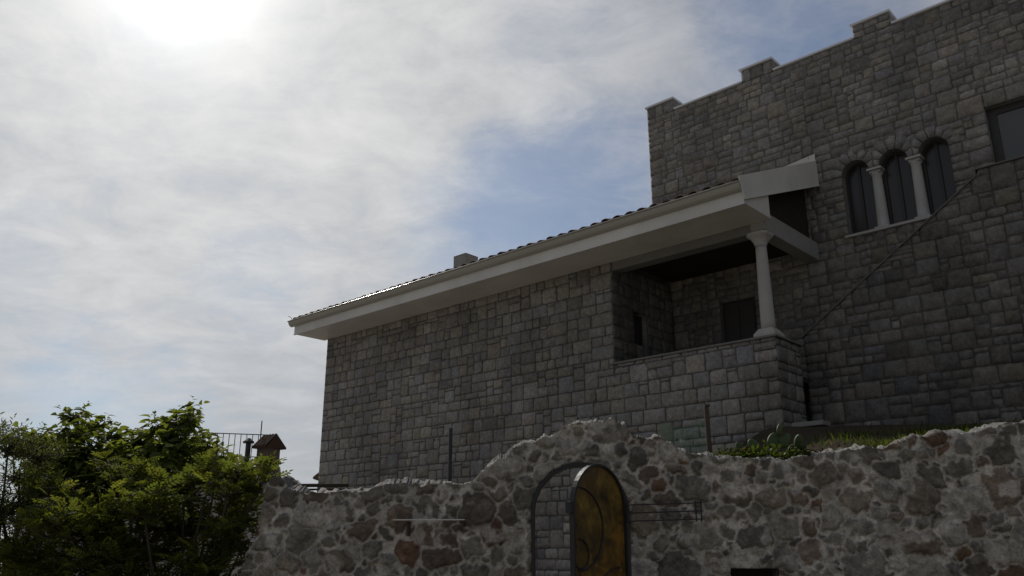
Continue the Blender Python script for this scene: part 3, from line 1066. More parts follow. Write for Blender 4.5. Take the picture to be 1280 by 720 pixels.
def rubble_wall():
    root = thing('boundary_wall', 'rough rubble stone wall with pale mortar, humped over its arched gateway', 'wall', (WX, WY, 0), -BETA)
    g = .0135
    uu = np.arange(-3.6, 6.3, g)
    zz = np.concatenate([np.arange(0, 1.3, .1), np.arange(1.3, 3.6, g)])
    U, Z = np.meshgrid(uu, zz, indexing='ij')
    nu, nz = U.shape
    topv = wall_top(uu)[:, None] * np.ones((1, nz))
    leftv = wall_left(zz)[None, :] * np.ones((nu, 1))

    def opening(U, Z, e=0.0):
        a = (np.abs(U) < OPW + e) & (Z < OPS)
        b = ((U ** 2 + (Z - OPS) ** 2) < (OPW + e) ** 2) & (Z >= OPS)
        c = (U > SLOT[0] - e) & (U < SLOT[1] + e) & (Z > SLOT[2] - e) & (Z < SLOT[3] + e)
        return a | b, c
    a, c = opening(U, Z)
    keep = (Z < topv) & (U > leftv) & ~a & ~c
    fk = keep[:-1, :-1] & keep[1:, :-1] & keep[:-1, 1:] & keep[1:, 1:]
    # snap the rim of the top and of the arch
    Us, Zs = U.copy(), Z.copy()
    rim = keep & (Z + g >= topv)
    Zs[rim] = topv[rim]
    near = keep & (np.abs(U) < OPW + g) & (Z < OPS)
    Us[near] = np.sign(U[near]) * OPW
    rr = np.sqrt(U ** 2 + (Z - OPS) ** 2)
    near = keep & (rr < OPW + g * 1.0) & (Z >= OPS)
    Us[near] = U[near] / rr[near] * OPW
    Zs[near] = OPS + (Z[near] - OPS) / rr[near] * OPW
    used = np.zeros(U.shape, bool)
    for dx in (0, 1):
        for dz in (0, 1):
            used[dx:nu - 1 + dx, dz:nz - 1 + dz] |= fk
    idx = -np.ones(U.shape, int)
    idx[used] = np.arange(used.sum())
    n = used.sum()
    u, z = Us[used], Zs[used]
    H, C = rubble_field(u, z)
    # big bulges, leaning courses
    base = .06 * (fbm(u * 1.3, z * 1.3 + 4, 3) - .5)
    y = -(H + base)
    V = [np.stack([u, y, z], 1), np.stack([u, np.full(n, .55) + .03 * fbm(u * 4, z * 4, 2), z], 1)]
    I = np.argwhere(fk)
    q = np.stack([idx[I[:, 0], I[:, 1]], idx[I[:, 0] + 1, I[:, 1]], idx[I[:, 0] + 1, I[:, 1] + 1], idx[I[:, 0], I[:, 1] + 1]], 1)
    faces = [q, q[:, ::-1] + n]
    cols = [C, np.tile([[.24, .23, .21]], (n, 1))]
    ed = np.concatenate([q[:, [0, 1]], q[:, [1, 2]], q[:, [2, 3]], q[:, [3, 0]]])
    key = np.sort(ed, 1)
    _, inv, cnt = np.unique(key[:, 0] * (n + 1) + key[:, 1], return_inverse=True, return_counts=True)
    be = ed[cnt[inv] == 1]
    bv = np.unique(be)
    pos = -np.ones(n, int)
    pos[bv] = np.arange(len(bv))
    off = 2 * n
    prev = bv
    prev_map = np.arange(n)
    for k, dep in enumerate((.05, .13, .22, .32, .43)):
        uu_, zz_ = u[bv], z[bv]
        istop = zz_ > wall_top(uu_) - .04
        lump = (fbm(uu_ * 6 + dep * 9, zz_ * 3 + dep * 17, 4) - .5) * .16
        zn = zz_ + np.where(istop, lump + .03 * math.sin(dep * 7), lump * .15)
        un = uu_ + np.where(istop, 0, (fbm(zz_ * 8 + dep * 5, uu_ * 0 + dep * 3, 3) - .5) * .05)
        inop = (np.abs(uu_) < OPW + .02) & (zz_ < OPS + OPW + .02) & ~istop
        un = np.where(inop, uu_, un)
        zn = np.where(inop, zz_, zn)
        V.append(np.stack([un, np.full(len(bv), dep), zn], 1))
        cc = np.clip(.2 + .3 * (fbm(uu_ * 7 + dep * 20, zz_ * 7 + dep * 20, 3) - .5), .1, .5)
        cols.append(np.stack([cc, cc * .97, cc * .92], 1))
        cur_map = -np.ones(n, int)
        cur_map[bv] = off + np.arange(len(bv))
        off += len(bv)
        faces.append(np.stack([prev_map[be[:, 1]], prev_map[be[:, 0]], cur_map[be[:, 0]], cur_map[be[:, 1]]], 1))
        prev_map = cur_map
    faces.append(np.stack([prev_map[be[:, 1]], prev_map[be[:, 0]], be[:, 0] + n, be[:, 1] + n], 1))
    V, Fc, Cc = np.concatenate(V), np.concatenate(faces), np.concatenate(cols)
    me = bpy.data.meshes.new('stonework')
    me.vertices.add(len(V))
    me.vertices.foreach_set('co', V.astype(np.float32).ravel())
    me.loops.add(len(Fc) * 4)
    me.loops.foreach_set('vertex_index', Fc.astype(np.int32).ravel())
    me.polygons.add(len(Fc))
    me.polygons.foreach_set('loop_start', np.arange(0, len(Fc) * 4, 4, dtype=np.int32))
    me.polygons.foreach_set('use_smooth', np.ones(len(Fc), dtype=bool))
    me.update(calc_edges=True)
    at_ = me.attributes.new('Col', 'FLOAT_COLOR', 'POINT')
    at_.data.foreach_set('color', np.concatenate([Cc, np.ones((len(Cc), 1))], 1).astype(np.float32).ravel())
    me.materials.append(M['rubble'])
    me.validate()
    o = bpy.data.objects.new('stonework', me)
    COL.objects.link(o)
    o.parent = root
    return root


rwall = rubble_wall()
WM = Matrix.Translation((WX, WY, 0)) @ Matrix.Rotation(-BETA, 4, 'Z')

# gate
gate = thing('gate', 'arched iron gate with an amber rusted leaf standing half open in the rubble wall', 'gate', WM @ Vector((0, 0, 0)), -BETA)
w = MB()


def arch_band(mb, r0, r1, y0, y1, z0, spr, n=20, cx=0.0):
    oo, ii = arch_ring(cx, r1, z0, spr, n), arch_ring(cx, r0, z0, spr, n)
    k = len(oo)
    vs = [(p, y0, q) for p, q in oo] + [(p, y0, q) for p, q in ii] + [(p, y1, q) for p, q in ii] + [(p, y1, q) for p, q in oo]
    fs = []
    for a in range(4):
        for i in range(k - 1):
            fs.append((a * k + i, a * k + i + 1, ((a + 1) % 4) * k + i + 1, ((a + 1) % 4) * k + i))
    fs += [(0, k, 2 * k, 3 * k), (k - 1, 4 * k - 1, 3 * k - 1, 2 * k - 1)]
    mb.add(vs, fs)


arch_band(w, .437, .472, -.03, .03, .03, OPS)
w.build('gate_frame', M['iron'], gate)
leaf = bpy.data.objects.new('gate_leaf', None)
LR = .42
w = MB()
arch_band(w, LR - .02, LR, -.025, .025, .05, OPS, cx=-LR)
w.box(-2 * LR + .035, -.035, -.02, .02, .05, .09)
leaf = w.build('gate_leaf', M['iron'], gate, loc=(.425, -.035, 0), rot=(0, 0, R(54)))
w = MB()
w.prism(arch_ring(-LR, LR - .019, .07, OPS), -.004, .004, 'y')
w.build('panel', M['amber'], leaf)
w = MB()


def arc(cx, cz, r, a0, a1, n=22, dr=0.0):
    return [(cx + (r + dr * k / n) * math.cos(a0 + (a1 - a0) * k / n), -.013, cz + (r + dr * k / n) * math.sin(a0 + (a1 - a0) * k / n)) for k in range(n + 1)]


w.tube(arc(-LR * 1.75, 1.85, .36, R(95), R(-95)), .008, 6)
w.tube(arc(-LR * 1.75, 1.62, .14, R(95), R(-240), dr=-.05), .008, 6)
w.tube(arc(-LR * .35, 1.15, .36, R(85), R(275)), .008, 6)
w.tube(arc(-LR * 1.75, .55, .36, R(95), R(-95)), .008, 6)
w.build('scrollwork', M['iron'], leaf)
w = MB()
w.box(-2 * LR - .05, -2 * LR + .0, -.03, .03, 1.98, 2.08)
w.build('lock', M['iron'], leaf, bevel=.004)

# metal bar on brackets, hook and wire rack fixed to the wall
b0, b1 = wallhit(495, 650.5), wallhit(583, 651.5)
rail = thing('wall_bar', 'thin metal bar, its sunlit edge painted white, on a bracket fixed to the rubble wall left of the gate', 'bar', WM @ Vector((b0[0], -.09, b0[1])), -BETA)
L = b1[0] - b0[0]
w = MB()
w.box(0, L, -.05, .012, -.004, .006)
w.build('bar', M['white'], rail)  # whole bar white to stand in for a sunlit top edge
w = MB()
w.box(.125, .145, .012, .1, -.15, -.014)
w.build('bracket', M['rust'], rail)
w = MB()
w.box(L - .03, L - .01, .0, .12, -.06, -.013)
w.build('bracket', M['rust'], rail)
h = wallhit(475, 678)
w = MB()
w.tube([(0, .08, 0), (0, -.03, 0), (-.01, -.05, -.02), (-.03, -.055, -.045), (-.035, -.05, -.05)], .009, 8)
hk = w.build('wall_hook', M['steel'], None, loc=WM @ Vector((h[0], -.05, h[1])), rot=(0, 0, -BETA))
tag(hk, 'small bent metal hook sticking out of the rubble wall below the metal bar', 'hook')
p0, p1 = wallhit(781, 632), wallhit(876, 629)
rack = thing('wire_rack', 'dark wire rack fixed to the rubble wall just right of the gate', 'rack', WM @ Vector((p0[0], -.08, p0[1])), -BETA)
L = p1[0] - p0[0]
w = MB()
for dz in (0, -.075, -.15):
    w.tube([(0, 0, dz), (L, 0, dz + .02)], .006, 6)
for x in (.02, L - .06, L - .01):
    w.tube([(x, .007, .025 + x * .02), (x, .007, -.165 + x * .02)], .007, 6)
w.build('grid', M['iron'], rack)
w = MB()
w.tube([(.06, .0, -.06), (.06, .13, -.06)], .007, 6)
w.build('standoff', M['iron'], rack)
w = MB()
w.tube([(L - .05, .0, -.06), (L - .05, .13, -.06)], .007, 6)
w.build('standoff', M['iron'], rack)

# ================================================================= ground
w = MB()
w.add([(-900, -300, 0), (900, -300, 0), (900, 1500, 0), (-900, 1500, 0)], [(0, 1, 2, 3)])
tag(w.build('ground', M['ground']), kind='structure')


def bank_z(u, y):
    a = float(wall_top(u)) - .05
    t = min(1, max(0, (y - .6) / 5.2))
    k = min(1, max(0, (u - 2.1) / 1.0))
    far = 2.55 + 1.07 * k * k * (3 - 2 * k)
    return a * (1 - t) + far * t + .08 * (float(fbm(u * 1.5, y * 1.5, 3)) - .5)


w = MB()
us_, ys_ = np.linspace(.78, 7.2, 60), np.concatenate([np.linspace(.3, 2, 16), np.linspace(2.3, 9.5, 20)])
ix = {}
for i, u in enumerate(us_):
    for j, y in enumerate(ys_):
        w.v.append((u, y, bank_z(u, y)))
        ix[i, j] = len(w.v) - 1
for i in range(len(us_) - 1):
    for j in range(len(ys_) - 1):
        w.f.append((ix[i, j], ix[i + 1, j], ix[i + 1, j + 1], ix[i, j + 1]))
        w.c.append((.1, .1, .1))
for j in range(len(ys_) - 1):
    a, b = w.v[ix[0, j]], w.v[ix[0, j + 1]]
    w.add([a, b, (b[0], b[1], -.05), (a[0], a[1], -.05)], [(0, 1, 2, 3)])
for i in range(len(us_) - 1):
    a, b = w.v[ix[i, 0]], w.v[ix[i + 1, 0]]
    w.add([a, b, (b[0], b[1], -.05), (a[0], a[1], -.05)], [(3, 2, 1, 0)])
bank = w.build('garden_bank', M['soil'], smooth=True)
bank.matrix_world = WM
tag(bank, kind='structure')


# ================================================================= plants
def leaf_mesh(L, W, droop, fold):
    """folded pointed leaf along +x, 8 verts"""
    return np.array([(0, 0, 0), (L * .35, W * .5, fold - droop * .12), (L * .35, 0, -droop * .12), (L * .35, -W * .5, fold - droop * .12),
                     (L * .7, W * .38, fold * .7 - droop * .5), (L * .7, 0, -droop * .5), (L * .7, -W * .38, fold * .7 - droop * .5), (L, 0, -droop)]), \
        [(0, 2, 1), (0, 3, 2), (1, 2, 5, 4), (2, 3, 6, 5), (4, 5, 7), (5, 6, 7)]


def frames(dirs, roll):
    """rotation matrices whose x axis is dirs, z mostly up"""
    x = dirs / np.linalg.norm(dirs, axis=1, keepdims=True)
    up = np.tile([[0, 0, 1.0]], (len(x), 1)) + .05
    y = np.cross(up, x)
    y /= np.linalg.norm(y, axis=1, keepdims=True)
    z = np.cross(x, y)
    c, s = np.cos(roll)[:, None], np.sin(roll)[:, None]
    y2, z2 = y * c + z * s, -y * s + z * c
    return np.stack([x, y2, z2], 2)


def scatter_mesh(name, tv, tf, pos, rot, scl, cols, m, parent=None):
    n, k = len(pos), len(tv)
    V = np.einsum('nij,kj->nki', rot, tv) * scl[:, None, None] + pos[:, None, :]
    me = bpy.data.meshes.new(name)
    me.vertices.add(n * k)
    me.vertices.foreach_set('co', V.astype(np.float32).ravel())
    li, ls, tot = [], [], 0
    for f in tf:
        ls.append(tot)
        li += list(f)
        tot += len(f)
    LI = (np.arange(n)[:, None] * k + np.array(li)[None]).ravel()
    LS = (np.arange(n)[:, None] * tot + np.array(ls)[None]).ravel()
    me.loops.add(len(LI))
    me.loops.foreach_set('vertex_index', LI.astype(np.int32))
    me.polygons.add(len(LS))
    me.polygons.foreach_set('loop_start', LS.astype(np.int32))
    me.update(calc_edges=True)
    a = me.attributes.new('Col', 'FLOAT_COLOR', 'POINT')
    C = np.repeat(np.concatenate([cols, np.ones((n, 1))], 1), k, axis=0)
    a.data.foreach_set('color', C.astype(np.float32).ravel())
    me.materials.append(m)
    o = bpy.data.objects.new(name, me)
    COL.objects.link(o)
    if parent:
        o.parent = parent
    return o


def make_tree(name, label, base, lobes, kind, dens, seed):
    rg = np.random.default_rng(seed)
    base = np.array(base)
    root = thing(name, label, 'tree', tuple(base))
    P, D, lb = [], [], []
    limbs = []
    for (c, r) in lobes:
        c = np.array(c)
        n = int(dens * r ** 2.3 * 60)
        d = rg.normal(size=(n, 3))
        d /= np.linalg.norm(d, axis=1, keepdims=True)
        d[:, 2] = np.where(d[:, 2] < -.3, -d[:, 2] * .6, d[:, 2])
        rad = r * (rg.random(n) ** .42) * (1 + .25 * (fbm(d[:, 0] * 3 + c[0] * 7, d[:, 2] * 3 + c[2], 2) - .5) * 2)
        p = c + d * rad[:, None] * np.array([1, .9, .85])
        P.append(p)
        D.append(d * .8 + np.array([0, 0, .55]) + rg.normal(size=(n, 3)) * .35)
        limbs.append((c, r, p))
    P, D = np.concatenate(P), np.concatenate(D)
    D /= np.linalg.norm(D, axis=1, keepdims=True)
    pos, dr, sc, col = [], [], [], []
    if kind == 'broad':
        tv, tf = leaf_mesh(.155, .078, .075, .016)
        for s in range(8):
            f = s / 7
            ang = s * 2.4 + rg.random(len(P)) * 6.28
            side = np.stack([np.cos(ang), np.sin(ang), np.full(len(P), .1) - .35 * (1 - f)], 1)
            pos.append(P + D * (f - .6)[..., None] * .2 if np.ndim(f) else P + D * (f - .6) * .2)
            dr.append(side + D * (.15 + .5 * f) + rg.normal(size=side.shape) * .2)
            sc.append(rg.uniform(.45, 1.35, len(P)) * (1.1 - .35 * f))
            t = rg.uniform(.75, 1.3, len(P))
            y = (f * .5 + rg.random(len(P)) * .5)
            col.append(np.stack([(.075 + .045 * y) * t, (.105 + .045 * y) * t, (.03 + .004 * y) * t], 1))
    elif kind == 'pinnate':
        lt, lf = leaf_mesh(.06, .028, .012, .004)
        tv, tf = [], []
        for s in range(5):
            for sd in (-1, 1):
                a = sd * R(58)
                x = .03 + s * .035
                o = len(tv)
                for (px, py, pz) in lt * (1.1 - abs(s - 2.5) * .1):
                    tv.append((x + px * math.cos(a) - py * math.sin(a), px * math.sin(a) + py * math.cos(a), pz - .7 * x * x * 1.2))
                tf += [tuple(i + o for i in f) for f in lf]
        o = len(tv)
        tv += list(lt + np.array([.2, 0, -.035]))
        tf += [tuple(i + o for i in f) for f in lf]
        tv = np.array(tv)
        for s in range(4):
            ang = s * 1.9 + rg.random(len(P)) * 6.28
            side = np.stack([np.cos(ang), np.sin(ang), np.full(len(P), .15)], 1)
            pos.append(P + D * (s - 2) * .05)
            dr.append(side + D * .55 + rg.normal(size=side.shape) * .25)
            sc.append(rg.uniform(.6, 1.15, len(P)))
            t = rg.uniform(.7, 1.35, len(P))
            y = rg.random(len(P))
            col.append(np.stack([(.06 + .042 * y) * t, (.083 + .034 * y) * t, (.024 + .004 * y) * t], 1))
    else:
        tv, tf = leaf_mesh(.06, .014, .006, .002)
        for s in range(12):
            f = s / 11
            ang = s * 2.4 + rg.random(len(P)) * 6.28
            side = np.stack([np.cos(ang), np.sin(ang), np.full(len(P), .2)], 1)
            pos.append(P + D * (f - .5) * .26)
            dr.append(side + D * .7 + rg.normal(size=side.shape) * .25)
            sc.append(rg.uniform(.6, 1.25, len(P)))
            t = rg.uniform(.7, 1.3, len(P))
            col.append(np.stack([.06 * t, .075 * t, .04 * t], 1))
    pos, dr, sc, col = np.concatenate(pos), np.concatenate(dr), np.concatenate(sc), np.concatenate(col)
    rot = frames(dr, rg.normal(size=len(pos)) * .5)
    scatter_mesh('crown', tv, tf, pos - base, rot, sc, col, M['leaf_broad'] if kind == 'broad' else M['leaf_fine'], root)
    # trunk, limbs to every lobe and twigs
    w = MB()
    top = np.mean([c for c, r, p in limbs], 0)
    fork = base + (top - base) * .38
    fork[2] = base[2] + (top[2] - base[2]) * .5
    w.tube([(0, 0, -.05), (.03, .02, (fork[2] - base[2]) * .5), tuple(fork - base)], [.1, .085, .07], 10)
    for (c, r, p) in limbs:
        mid = (fork + c) / 2 + np.array([0, 0, -.12]) + rg.normal(size=3) * .06
        w.tube([tuple(fork - base), tuple(mid - base), tuple(c - base)], [.026, .016, .009], 7)
        for q in p[rg.choice(len(p), min(len(p), 26), replace=False)]:
            m2 = (q + c) / 2 + rg.normal(size=3) * .04
            w.tube([tuple(c - base), tuple(m2 - base), tuple(q - base)], [.011, .007, .004], 4)
    w.build('trunk', M['bark'], root, smooth=True)
    return root


def LB(lst, Y):
    out = []
    rg = random.Random(int(Y * 100))
    for (x, y, r) in lst:
        YY = Y + rg.uniform(-.5, .5)
        out.append((tuple(at(x, y, YY)), r))
    return out


make_tree('broadleaf_tree', 'small tree with big drooping dark green leaves rising against the sky', (-4.6, 11.0, 0),
          LB([(95, 522, .22), (120, 535, .25), (92, 545, .25), (140, 548, .2), (60, 565, .4), (112, 575, .4), (160, 570, .4), (75, 600, .5), (150, 610, .5), (175, 555, .22),
              (205, 545, .27), (228, 535, .25), (243, 512, .14), (238, 525, .17), (225, 560, .35), (190, 585, .45), (255, 560, .2), (240, 590, .4), (275, 580, .25), (30, 560, .3), (200, 640, .5), (110, 650, .5)], 11.0),
          'broad', 5.5, 1)
make_tree('feathery_tree', 'bushy tree with feathery yellow green leaflets beside the end of the rubble wall', (-3.3, 9.4, 0),
          LB([(300, 600, .26), (334, 594, .13), (325, 612, .2), (272, 562, .1), (270, 600, .35), (310, 610, .2), (325, 592, .13), (230, 620, .4), (290, 645, .3), (180, 640, .4), (130, 660, .45), (240, 670, .45), (80, 670, .45), (275, 690, .3), (292, 665, .25), (316, 628, .2), (312, 650, .22), (300, 690, .25), (285, 620, .3),
              (190, 700, .5), (120, 710, .5), (60, 620, .3), (30, 710, .5), (250, 720, .4), (150, 600, .3), (60, 760, .6), (160, 760, .6), (250, 760, .5)], 9.4), 'pinnate', 5.0, 2)
make_tree('olive_tree', 'olive tree with small grey green leaves at the left edge of the photo', (-5.6, 9.9, 0),
          LB([(10, 760, .6), (10, 565, .35), (-20, 560, .4), (25, 600, .35), (5, 640, .5), (40, 660, .45), (10, 700, .5), (-40, 650, .5), (60, 640, .35), (50, 575, .25)], 9.9), 'olive', 15, 3)

# plants on top of the wall
WI = WM.inverted()


def bankspot(px, py, y):
    """spot on the bank: column px, local depth y behind the wall face"""
    u, _ = wallhit(px, py)
    d = ray(px, py)
    u2 = u * (WY + y) / WY if u > 0 else u
    return u2, y, bank_z(u2, y)


def pads(name, label, px, y, spec, s=.95):
    u, yy, z = bankspot(px, 570, y)
    root = thing(name, label, 'cactus', WM @ Vector((u, yy, z + .06)), -BETA)
    for (x, dy, zz, tilt, rx, rz) in spec:
        w = MB()
        n1, n2 = 9, 14
        for a in range(n1 + 1):
            th = math.pi * a / n1
            for b in range(n2):
                ph = 2 * math.pi * b / n2
                egg = 1 + .12 * math.cos(th)
                p = Vector((rx * s * egg * math.sin(th) * math.cos(ph), .022 * math.sin(th) * math.sin(ph), rz * s * (1 - math.cos(th)) * 1.0))
                w.v.append(tuple(p))
        for a in range(n1):
            for b in range(n2):
                w.f.append((a * n2 + b, a * n2 + (b + 1) % n2, (a + 1) * n2 + (b + 1) % n2, (a + 1) * n2 + b))
                w.c.append((.1, .1, .1))
        w.build('pad', M['cactus'], root, smooth=True, loc=(x * s, dy * s, zz * s), rot=(rng.uniform(-.3, .3), tilt, rng.uniform(-.9, .9)))
    return root


pads('prickly_pear', 'prickly pear cactus with sunlit pads above the rubble wall by the porch corner', 968, .5,
     [(-.1, 0, -.05, -.3, .075, .11), (.0, .03, -.05, .1, .08, .12), (.1, 0, -.05, .45, .075, .11), (-.17, 0, .13, -.5, .06, .085), (-.02, .02, .17, .3, .065, .095), (.07, 0, .17, .55, .06, .09), (.16, .03, .11, .9, .055, .08),
      (-.22, -.02, .0, -.8, .06, .08), (.06, .0, .3, .35, .05, .075), (.22, .02, -.03, .2, .075, .11), (.25, .02, .16, .5, .06, .085), (.3, .0, .02, .9, .06, .09), (-.3, .03, -.04, -.2, .07, .1), (-.33, .03, .12, -.45, .05, .07)])


def leafy(name, label, px, y, n, size, tone, spread, seed, cat='plant'):
    rg = np.random.default_rng(seed)
    u, yy, z = bankspot(px, 570, y)
    loc = WM @ Vector((u, yy, z))
    tv, tf = leaf_mesh(.075, .034, .02, .006)
    p = rg.normal(size=(n, 3)) * np.array([spread, spread * .5, spread * (.45 if 'red' in name else .5)])
    p[:, 2] = np.abs(p[:, 2])
    d = rg.normal(size=(n, 3)) + np.array([0, 0, .7])
    t = rg.uniform(.7, 1.3, n)[:, None]
    root = thing(name, label, cat, loc, 0, 'plants growing on the wall top')
    scatter_mesh('foliage', tv, tf, p, frames(d, rg.normal(size=n) * .5), rg.uniform(.6, 1.2, n) * size, np.array([tone]) * t, M['leaf_fine'], root)
    w = MB()
    for q in p[rg.choice(n, 9, replace=False)]:
        w.tube([(q[0] * .2, q[1] * .2, -.03), tuple(q * .6), tuple(q)], [.006, .005, .003], 5)
    w.build('stem', M['bark'], root)
    return root


leafy('leafy_plant', 'low bright green leafy plant at the foot of the rusty post', 912, .3, 330, .9, (.045, .065, .016), .1, 4)
leafy('leafy_plant', 'dense green plant spreading in front of the prickly pear', 950, .3, 700, .9, (.04, .062, .014), .16, 5)
leafy('leafy_plant', 'small green plant to the right of the prickly pear', 1003, .3, 380, .9, (.04, .055, .015), .12, 6)
leafy('dry_plant', 'brown withered plant between the rusty post and the prickly pear', 930, .5, 420, 1.1, (.06, .04, .025), .14, 7)
leafy('reddish_plant', 'reddish flowering plant on the wall top right of the green plants', 1032, .35, 420, .7, (.05, .034, .03), .12, 8)
leafy('reddish_plant', 'pale pink flowering plant beside the grass on the wall top', 1078, .35, 520, .6, (.05, .042, .03), .12, 9)

# grass on the bank
rg = np.random.default_rng(12)
n = 16000
gu = rg.uniform(2.3, 6.6, n)
gy = .3 + rg.random(n) ** 1.5 * 4.5
ok = rg.random(n) < np.clip(((fbm(gu * 2.2, gy * 2.2, 3) - .42) * 4 + np.clip((gu - 2.7) * .9, 0, .9)) * np.clip(1.5 - gy / 2.2, 0, 1), .02, 1)
gu, gy = gu[ok], gy[ok]
n = len(gu)
gz = np.array([bank_z(a, b) for a, b in zip(gu, gy)])
tv = np.array([(0, .006, 0), (0, -.006, 0), (.05, .005, .0), (.05, -.005, .0), (.1, 0, -.012)])
tf = [(0, 1, 3, 2), (2, 3, 4)]
d = rg.normal(size=(n, 3)) * .45 + np.array([0, 0, 1.0])
t = rg.uniform(.6, 1.4, n)[:, None]
dry = (rg.random(n) < .08)[:, None]
gc = np.where(dry, [[.16, .13, .06]], [[.045, .07, .018]]) * t
gr = scatter_mesh('grass', tv, tf, np.stack([gu, gy, gz - .01], 1), frames(d, rg.normal(size=n)), rg.uniform(.45, 1.3, n), gc, M['leaf_fine'])
gr.matrix_world = WM
tag(gr, 'short green grass growing on the bank above the rubble wall', 'grass', kind='stuff')

# posts, netting, slab
u, yy, z = bankspot(887, 570, .75)
po = thing('rusty_post', 'thin rusty post standing behind the rubble wall beside green netting', 'post', WM @ Vector((u, yy, z - .1)), -BETA)
w = MB()
w.tube([(0, 0, 0), (-.01, 0, .78)], .028, 8)
w.build('shaft', M['rust'], po)
w = MB()
w.box(-.03, .03, -.03, .03, .784, .8)
w.build('post_cap', M['rust'], po)
w = MB()
nx = 24
for i in range(nx + 1):
    for j in range(9):
        x = -.5 * i / nx
        s = .03 * math.sin(i * .9) * (1 - j / 12)
        w.v.append((x, s, .56 * j / 8 - (.08 * math.sin(math.pi * i / nx) if j > 5 else 0)))
for i in range(nx):
    for j in range(8):
        w.f.append((i * 9 + j, (i + 1) * 9 + j, (i + 1) * 9 + j + 1, i * 9 + j + 1))
        w.c.append((.1, .3, .1))
nt = w.build('garden_netting', M['net'], None, smooth=True, loc=WM @ Vector((u - .03, yy + .0, z - .02)), rot=(0, 0, -BETA))
tag(nt, 'sagging green garden netting behind the wall hump right of the gate', 'netting')
p = at(562, 600, 9.6)
w = MB()
w.tube([(0, 0, 0), (0, 0, 2.98)], .022, 8)
pp = w.build('metal_post', M['iron'], None, loc=(p.x, p.y, 0))
tag(pp, 'thin dark metal post standing behind the rubble wall before the house wall', 'post')
sp_ = at(1014, 531, 14.6)
w = MB()
w.box(-.28, .28, -.16, .16, -.04, .04)
sb = thing('stone_bench', 'pale stone slab bench below the stair wall beside the porch corner', 'bench', (sp_.x, sp_.y, sp_.z), ROT)
w.build('slab', M['slab'], sb, bevel=.01)
for x in (-.2, .14):
    w = MB()
    w.box(x, x + .08, -.02, .12, -.5, -.041)
    w.build('leg', M['darkstone'], sb)

# ================================================================= neighbours beyond the trees
nb = thing('neighbour_house', 'neighbouring house behind the trees with railed roof terrace and tile capped chimney', 'house', (-9.2, 28, 0), R(14))
cc = at(335, 575, 26.5)
nbm = (Matrix.Translation((-9.2, 28, 0)) @ Matrix.Rotation(R(14), 4, 'Z')).inverted()
NBX = (nbm @ cc).x + .3
w = MB()
w.box(-6, NBX, 0, 8, 0, 4.15, (.4, .4, .4))
w.build('wall', M['stucco'], nb)
w = MB()
w.box(-6.1, NBX + .05, -.1, 8.1, 4.152, 4.3)
w.build('terrace_slab', M['concrete'], nb)
w = MB()
for zz in (4.62, 5.35):
    w.tube([(-3.4, 0, zz + .02), (1.4, 0, zz)], .016, 6)
for k in range(27):
    x = -3.4 + 4.8 * k / 26
    w.tube([(x, 0, 4.25), (x, 0, 5.36)], .013, 5)
w.build('railing', M['iron'], nb)
cc = at(335, 575, 26.5)
nbm = (Matrix.Translation((-9.2, 28, 0)) @ Matrix.Rotation(R(14), 4, 'Z')).inverted()
q = nbm @ cc
w = MB()
CB = .14
w.box(-.24, .24, -.24, .24, 4.0, 4.88 - CB)
ch = w.build('chimney', M['brick'], nb, loc=(q.x, q.y, 0), rot=(0, 0, R(-48)))
w = MB()
for s in (-1, 1):
    for i in range(24):
        x0 = -.33 + .66 * i / 24
        x1 = -.33 + .66 * (i + 1) / 24
        pr = lambda x: .035 * abs(math.sin((x + .33) / .66 * math.pi * 5))
        w.add([(x0, s * .4, 4.74 + pr(x0)), (x1, s * .4, 4.74 + pr(x1)), (x1, 0, 5.12 + pr(x1)), (x0, 0, 5.12 + pr(x0)),
               (x0, s * .4, 4.69), (x1, s * .4, 4.69), (x1, 0, 5.07), (x0, 0, 5.07)],
              [(0, 1, 2, 3), (4, 7, 6, 5), (0, 4, 5, 1)], (.065 + rng.uniform(-.02, .02), .042, .034))
for x in (-.33, .33):
    w.add([(x, -.4, 4.69), (x, .4, 4.69), (x, 0, 5.12)], [(0, 1, 2)], (.06, .04, .033))
w.build('chimney_cap', M['tile'], ch)
w = MB()
w.tube([(q.x - .62, q.y, 4.2), (q.x - .62, q.y, 4.85)], .08, 10)
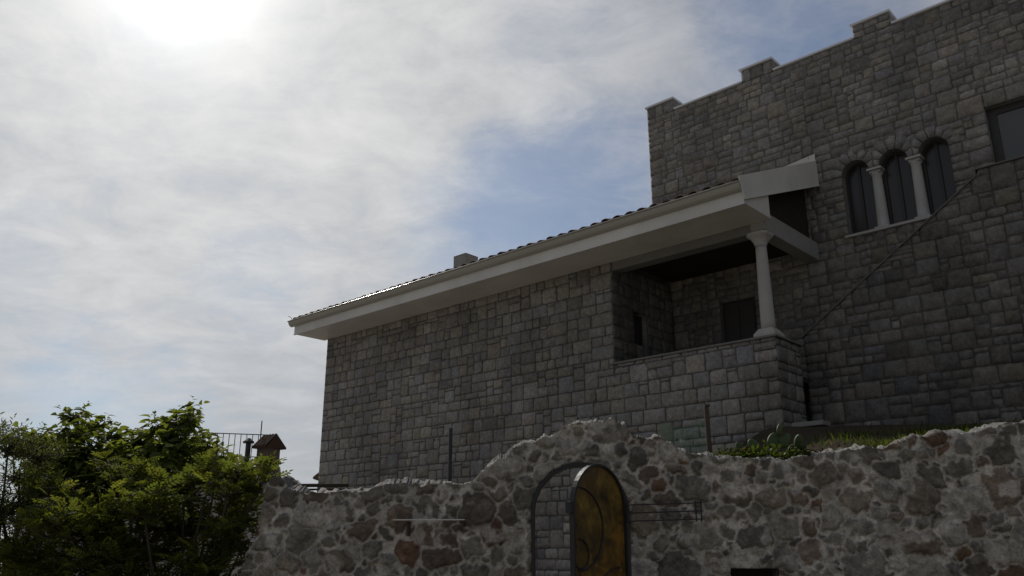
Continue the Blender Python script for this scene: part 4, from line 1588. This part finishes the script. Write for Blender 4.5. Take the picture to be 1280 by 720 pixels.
w.tube([(q.x - .62, q.y, 4.85), (q.x - .62, q.y, 4.9), (q.x - .62, q.y, 5.0)], [.17, .17, .05], 10)
w.build('flue', M['iron'], nb)
w = MB()
w.tube([(q.x - .3, q.y + .5, 4.2), (q.x - .3, q.y + .5, 5.62)], .018, 6)
w.build('antenna', M['iron'], nb)

fr = at(358, 606, 22.0)
rl = thing('balustrade', 'dark metal balustrade with two top rails between rubble wall and house corner', 'railing', (fr.x, fr.y, fr.z - 1.02), R(-6))
w = MB()
w.tube([(-.9, 0, 1.0), (1.6, 0, 1.0)], .045, 8)
w.build('top_rail', M['deck'], rl)
w = MB()
w.tube([(-.9, 0, .9), (1.6, 0, .9)], .025, 8)
w.build('rail', M['deck'], rl)
w = MB()
w.box(-.9, 1.6, -.03, .03, .72, .78)
w.build('bottom_rail', M['deck'], rl)
for k in range(18):
    x = -.85 + k * .14
    w = MB()
    if k % 4 == 0:
        w.tube([(x, 0, .0), (x, 0, .99)], .025, 6)
    else:
        w.tube([(x - .03, 0, .78), (x + .03, 0, .84), (x - .02, 0, .9)], .01, 5)
    w.build('baluster', M['steel'], rl)
w = MB()
w.box(-1.2, 1.8, -.4, 1.6, -(fr.z - 1.02), 0.0)
w.build('plinth', M['stucco'], rl)
# little roofed outbuilding whose eave shows past the house corner
ev = at(391, 598.5, 27.5)
ob = thing('outbuilding', 'dark tiled gable eave of a small outbuilding showing behind the house corner', 'outbuilding', (ev.x, ev.y, 0), 0)
w = MB()
w.box(.35, 4.3, .2, 4, 0, ev.z + .05)
w.build('wall', M['stucco'], ob)
w = MB()
w.prism([(0, ev.z), (.3, ev.z), (2.3, ev.z + 1.75), (2.3, ev.z + 1.95), (.0, ev.z + .06)], 0, 4.2, 'y', (.12, .08, .06))
w.prism([(2.301, ev.z + 1.75), (4.3, ev.z), (4.6, ev.z), (4.6, ev.z + .06), (2.301, ev.z + 1.95)], 0, 4.2, 'y', (.12, .08, .06))
w.prism([(.3, ev.z + .06), (4.3, ev.z + .06), (2.3, ev.z + 1.7)], .25, 4.0, 'y', (.05, .04, .035))
w.build('roof', M['tile'], ob)
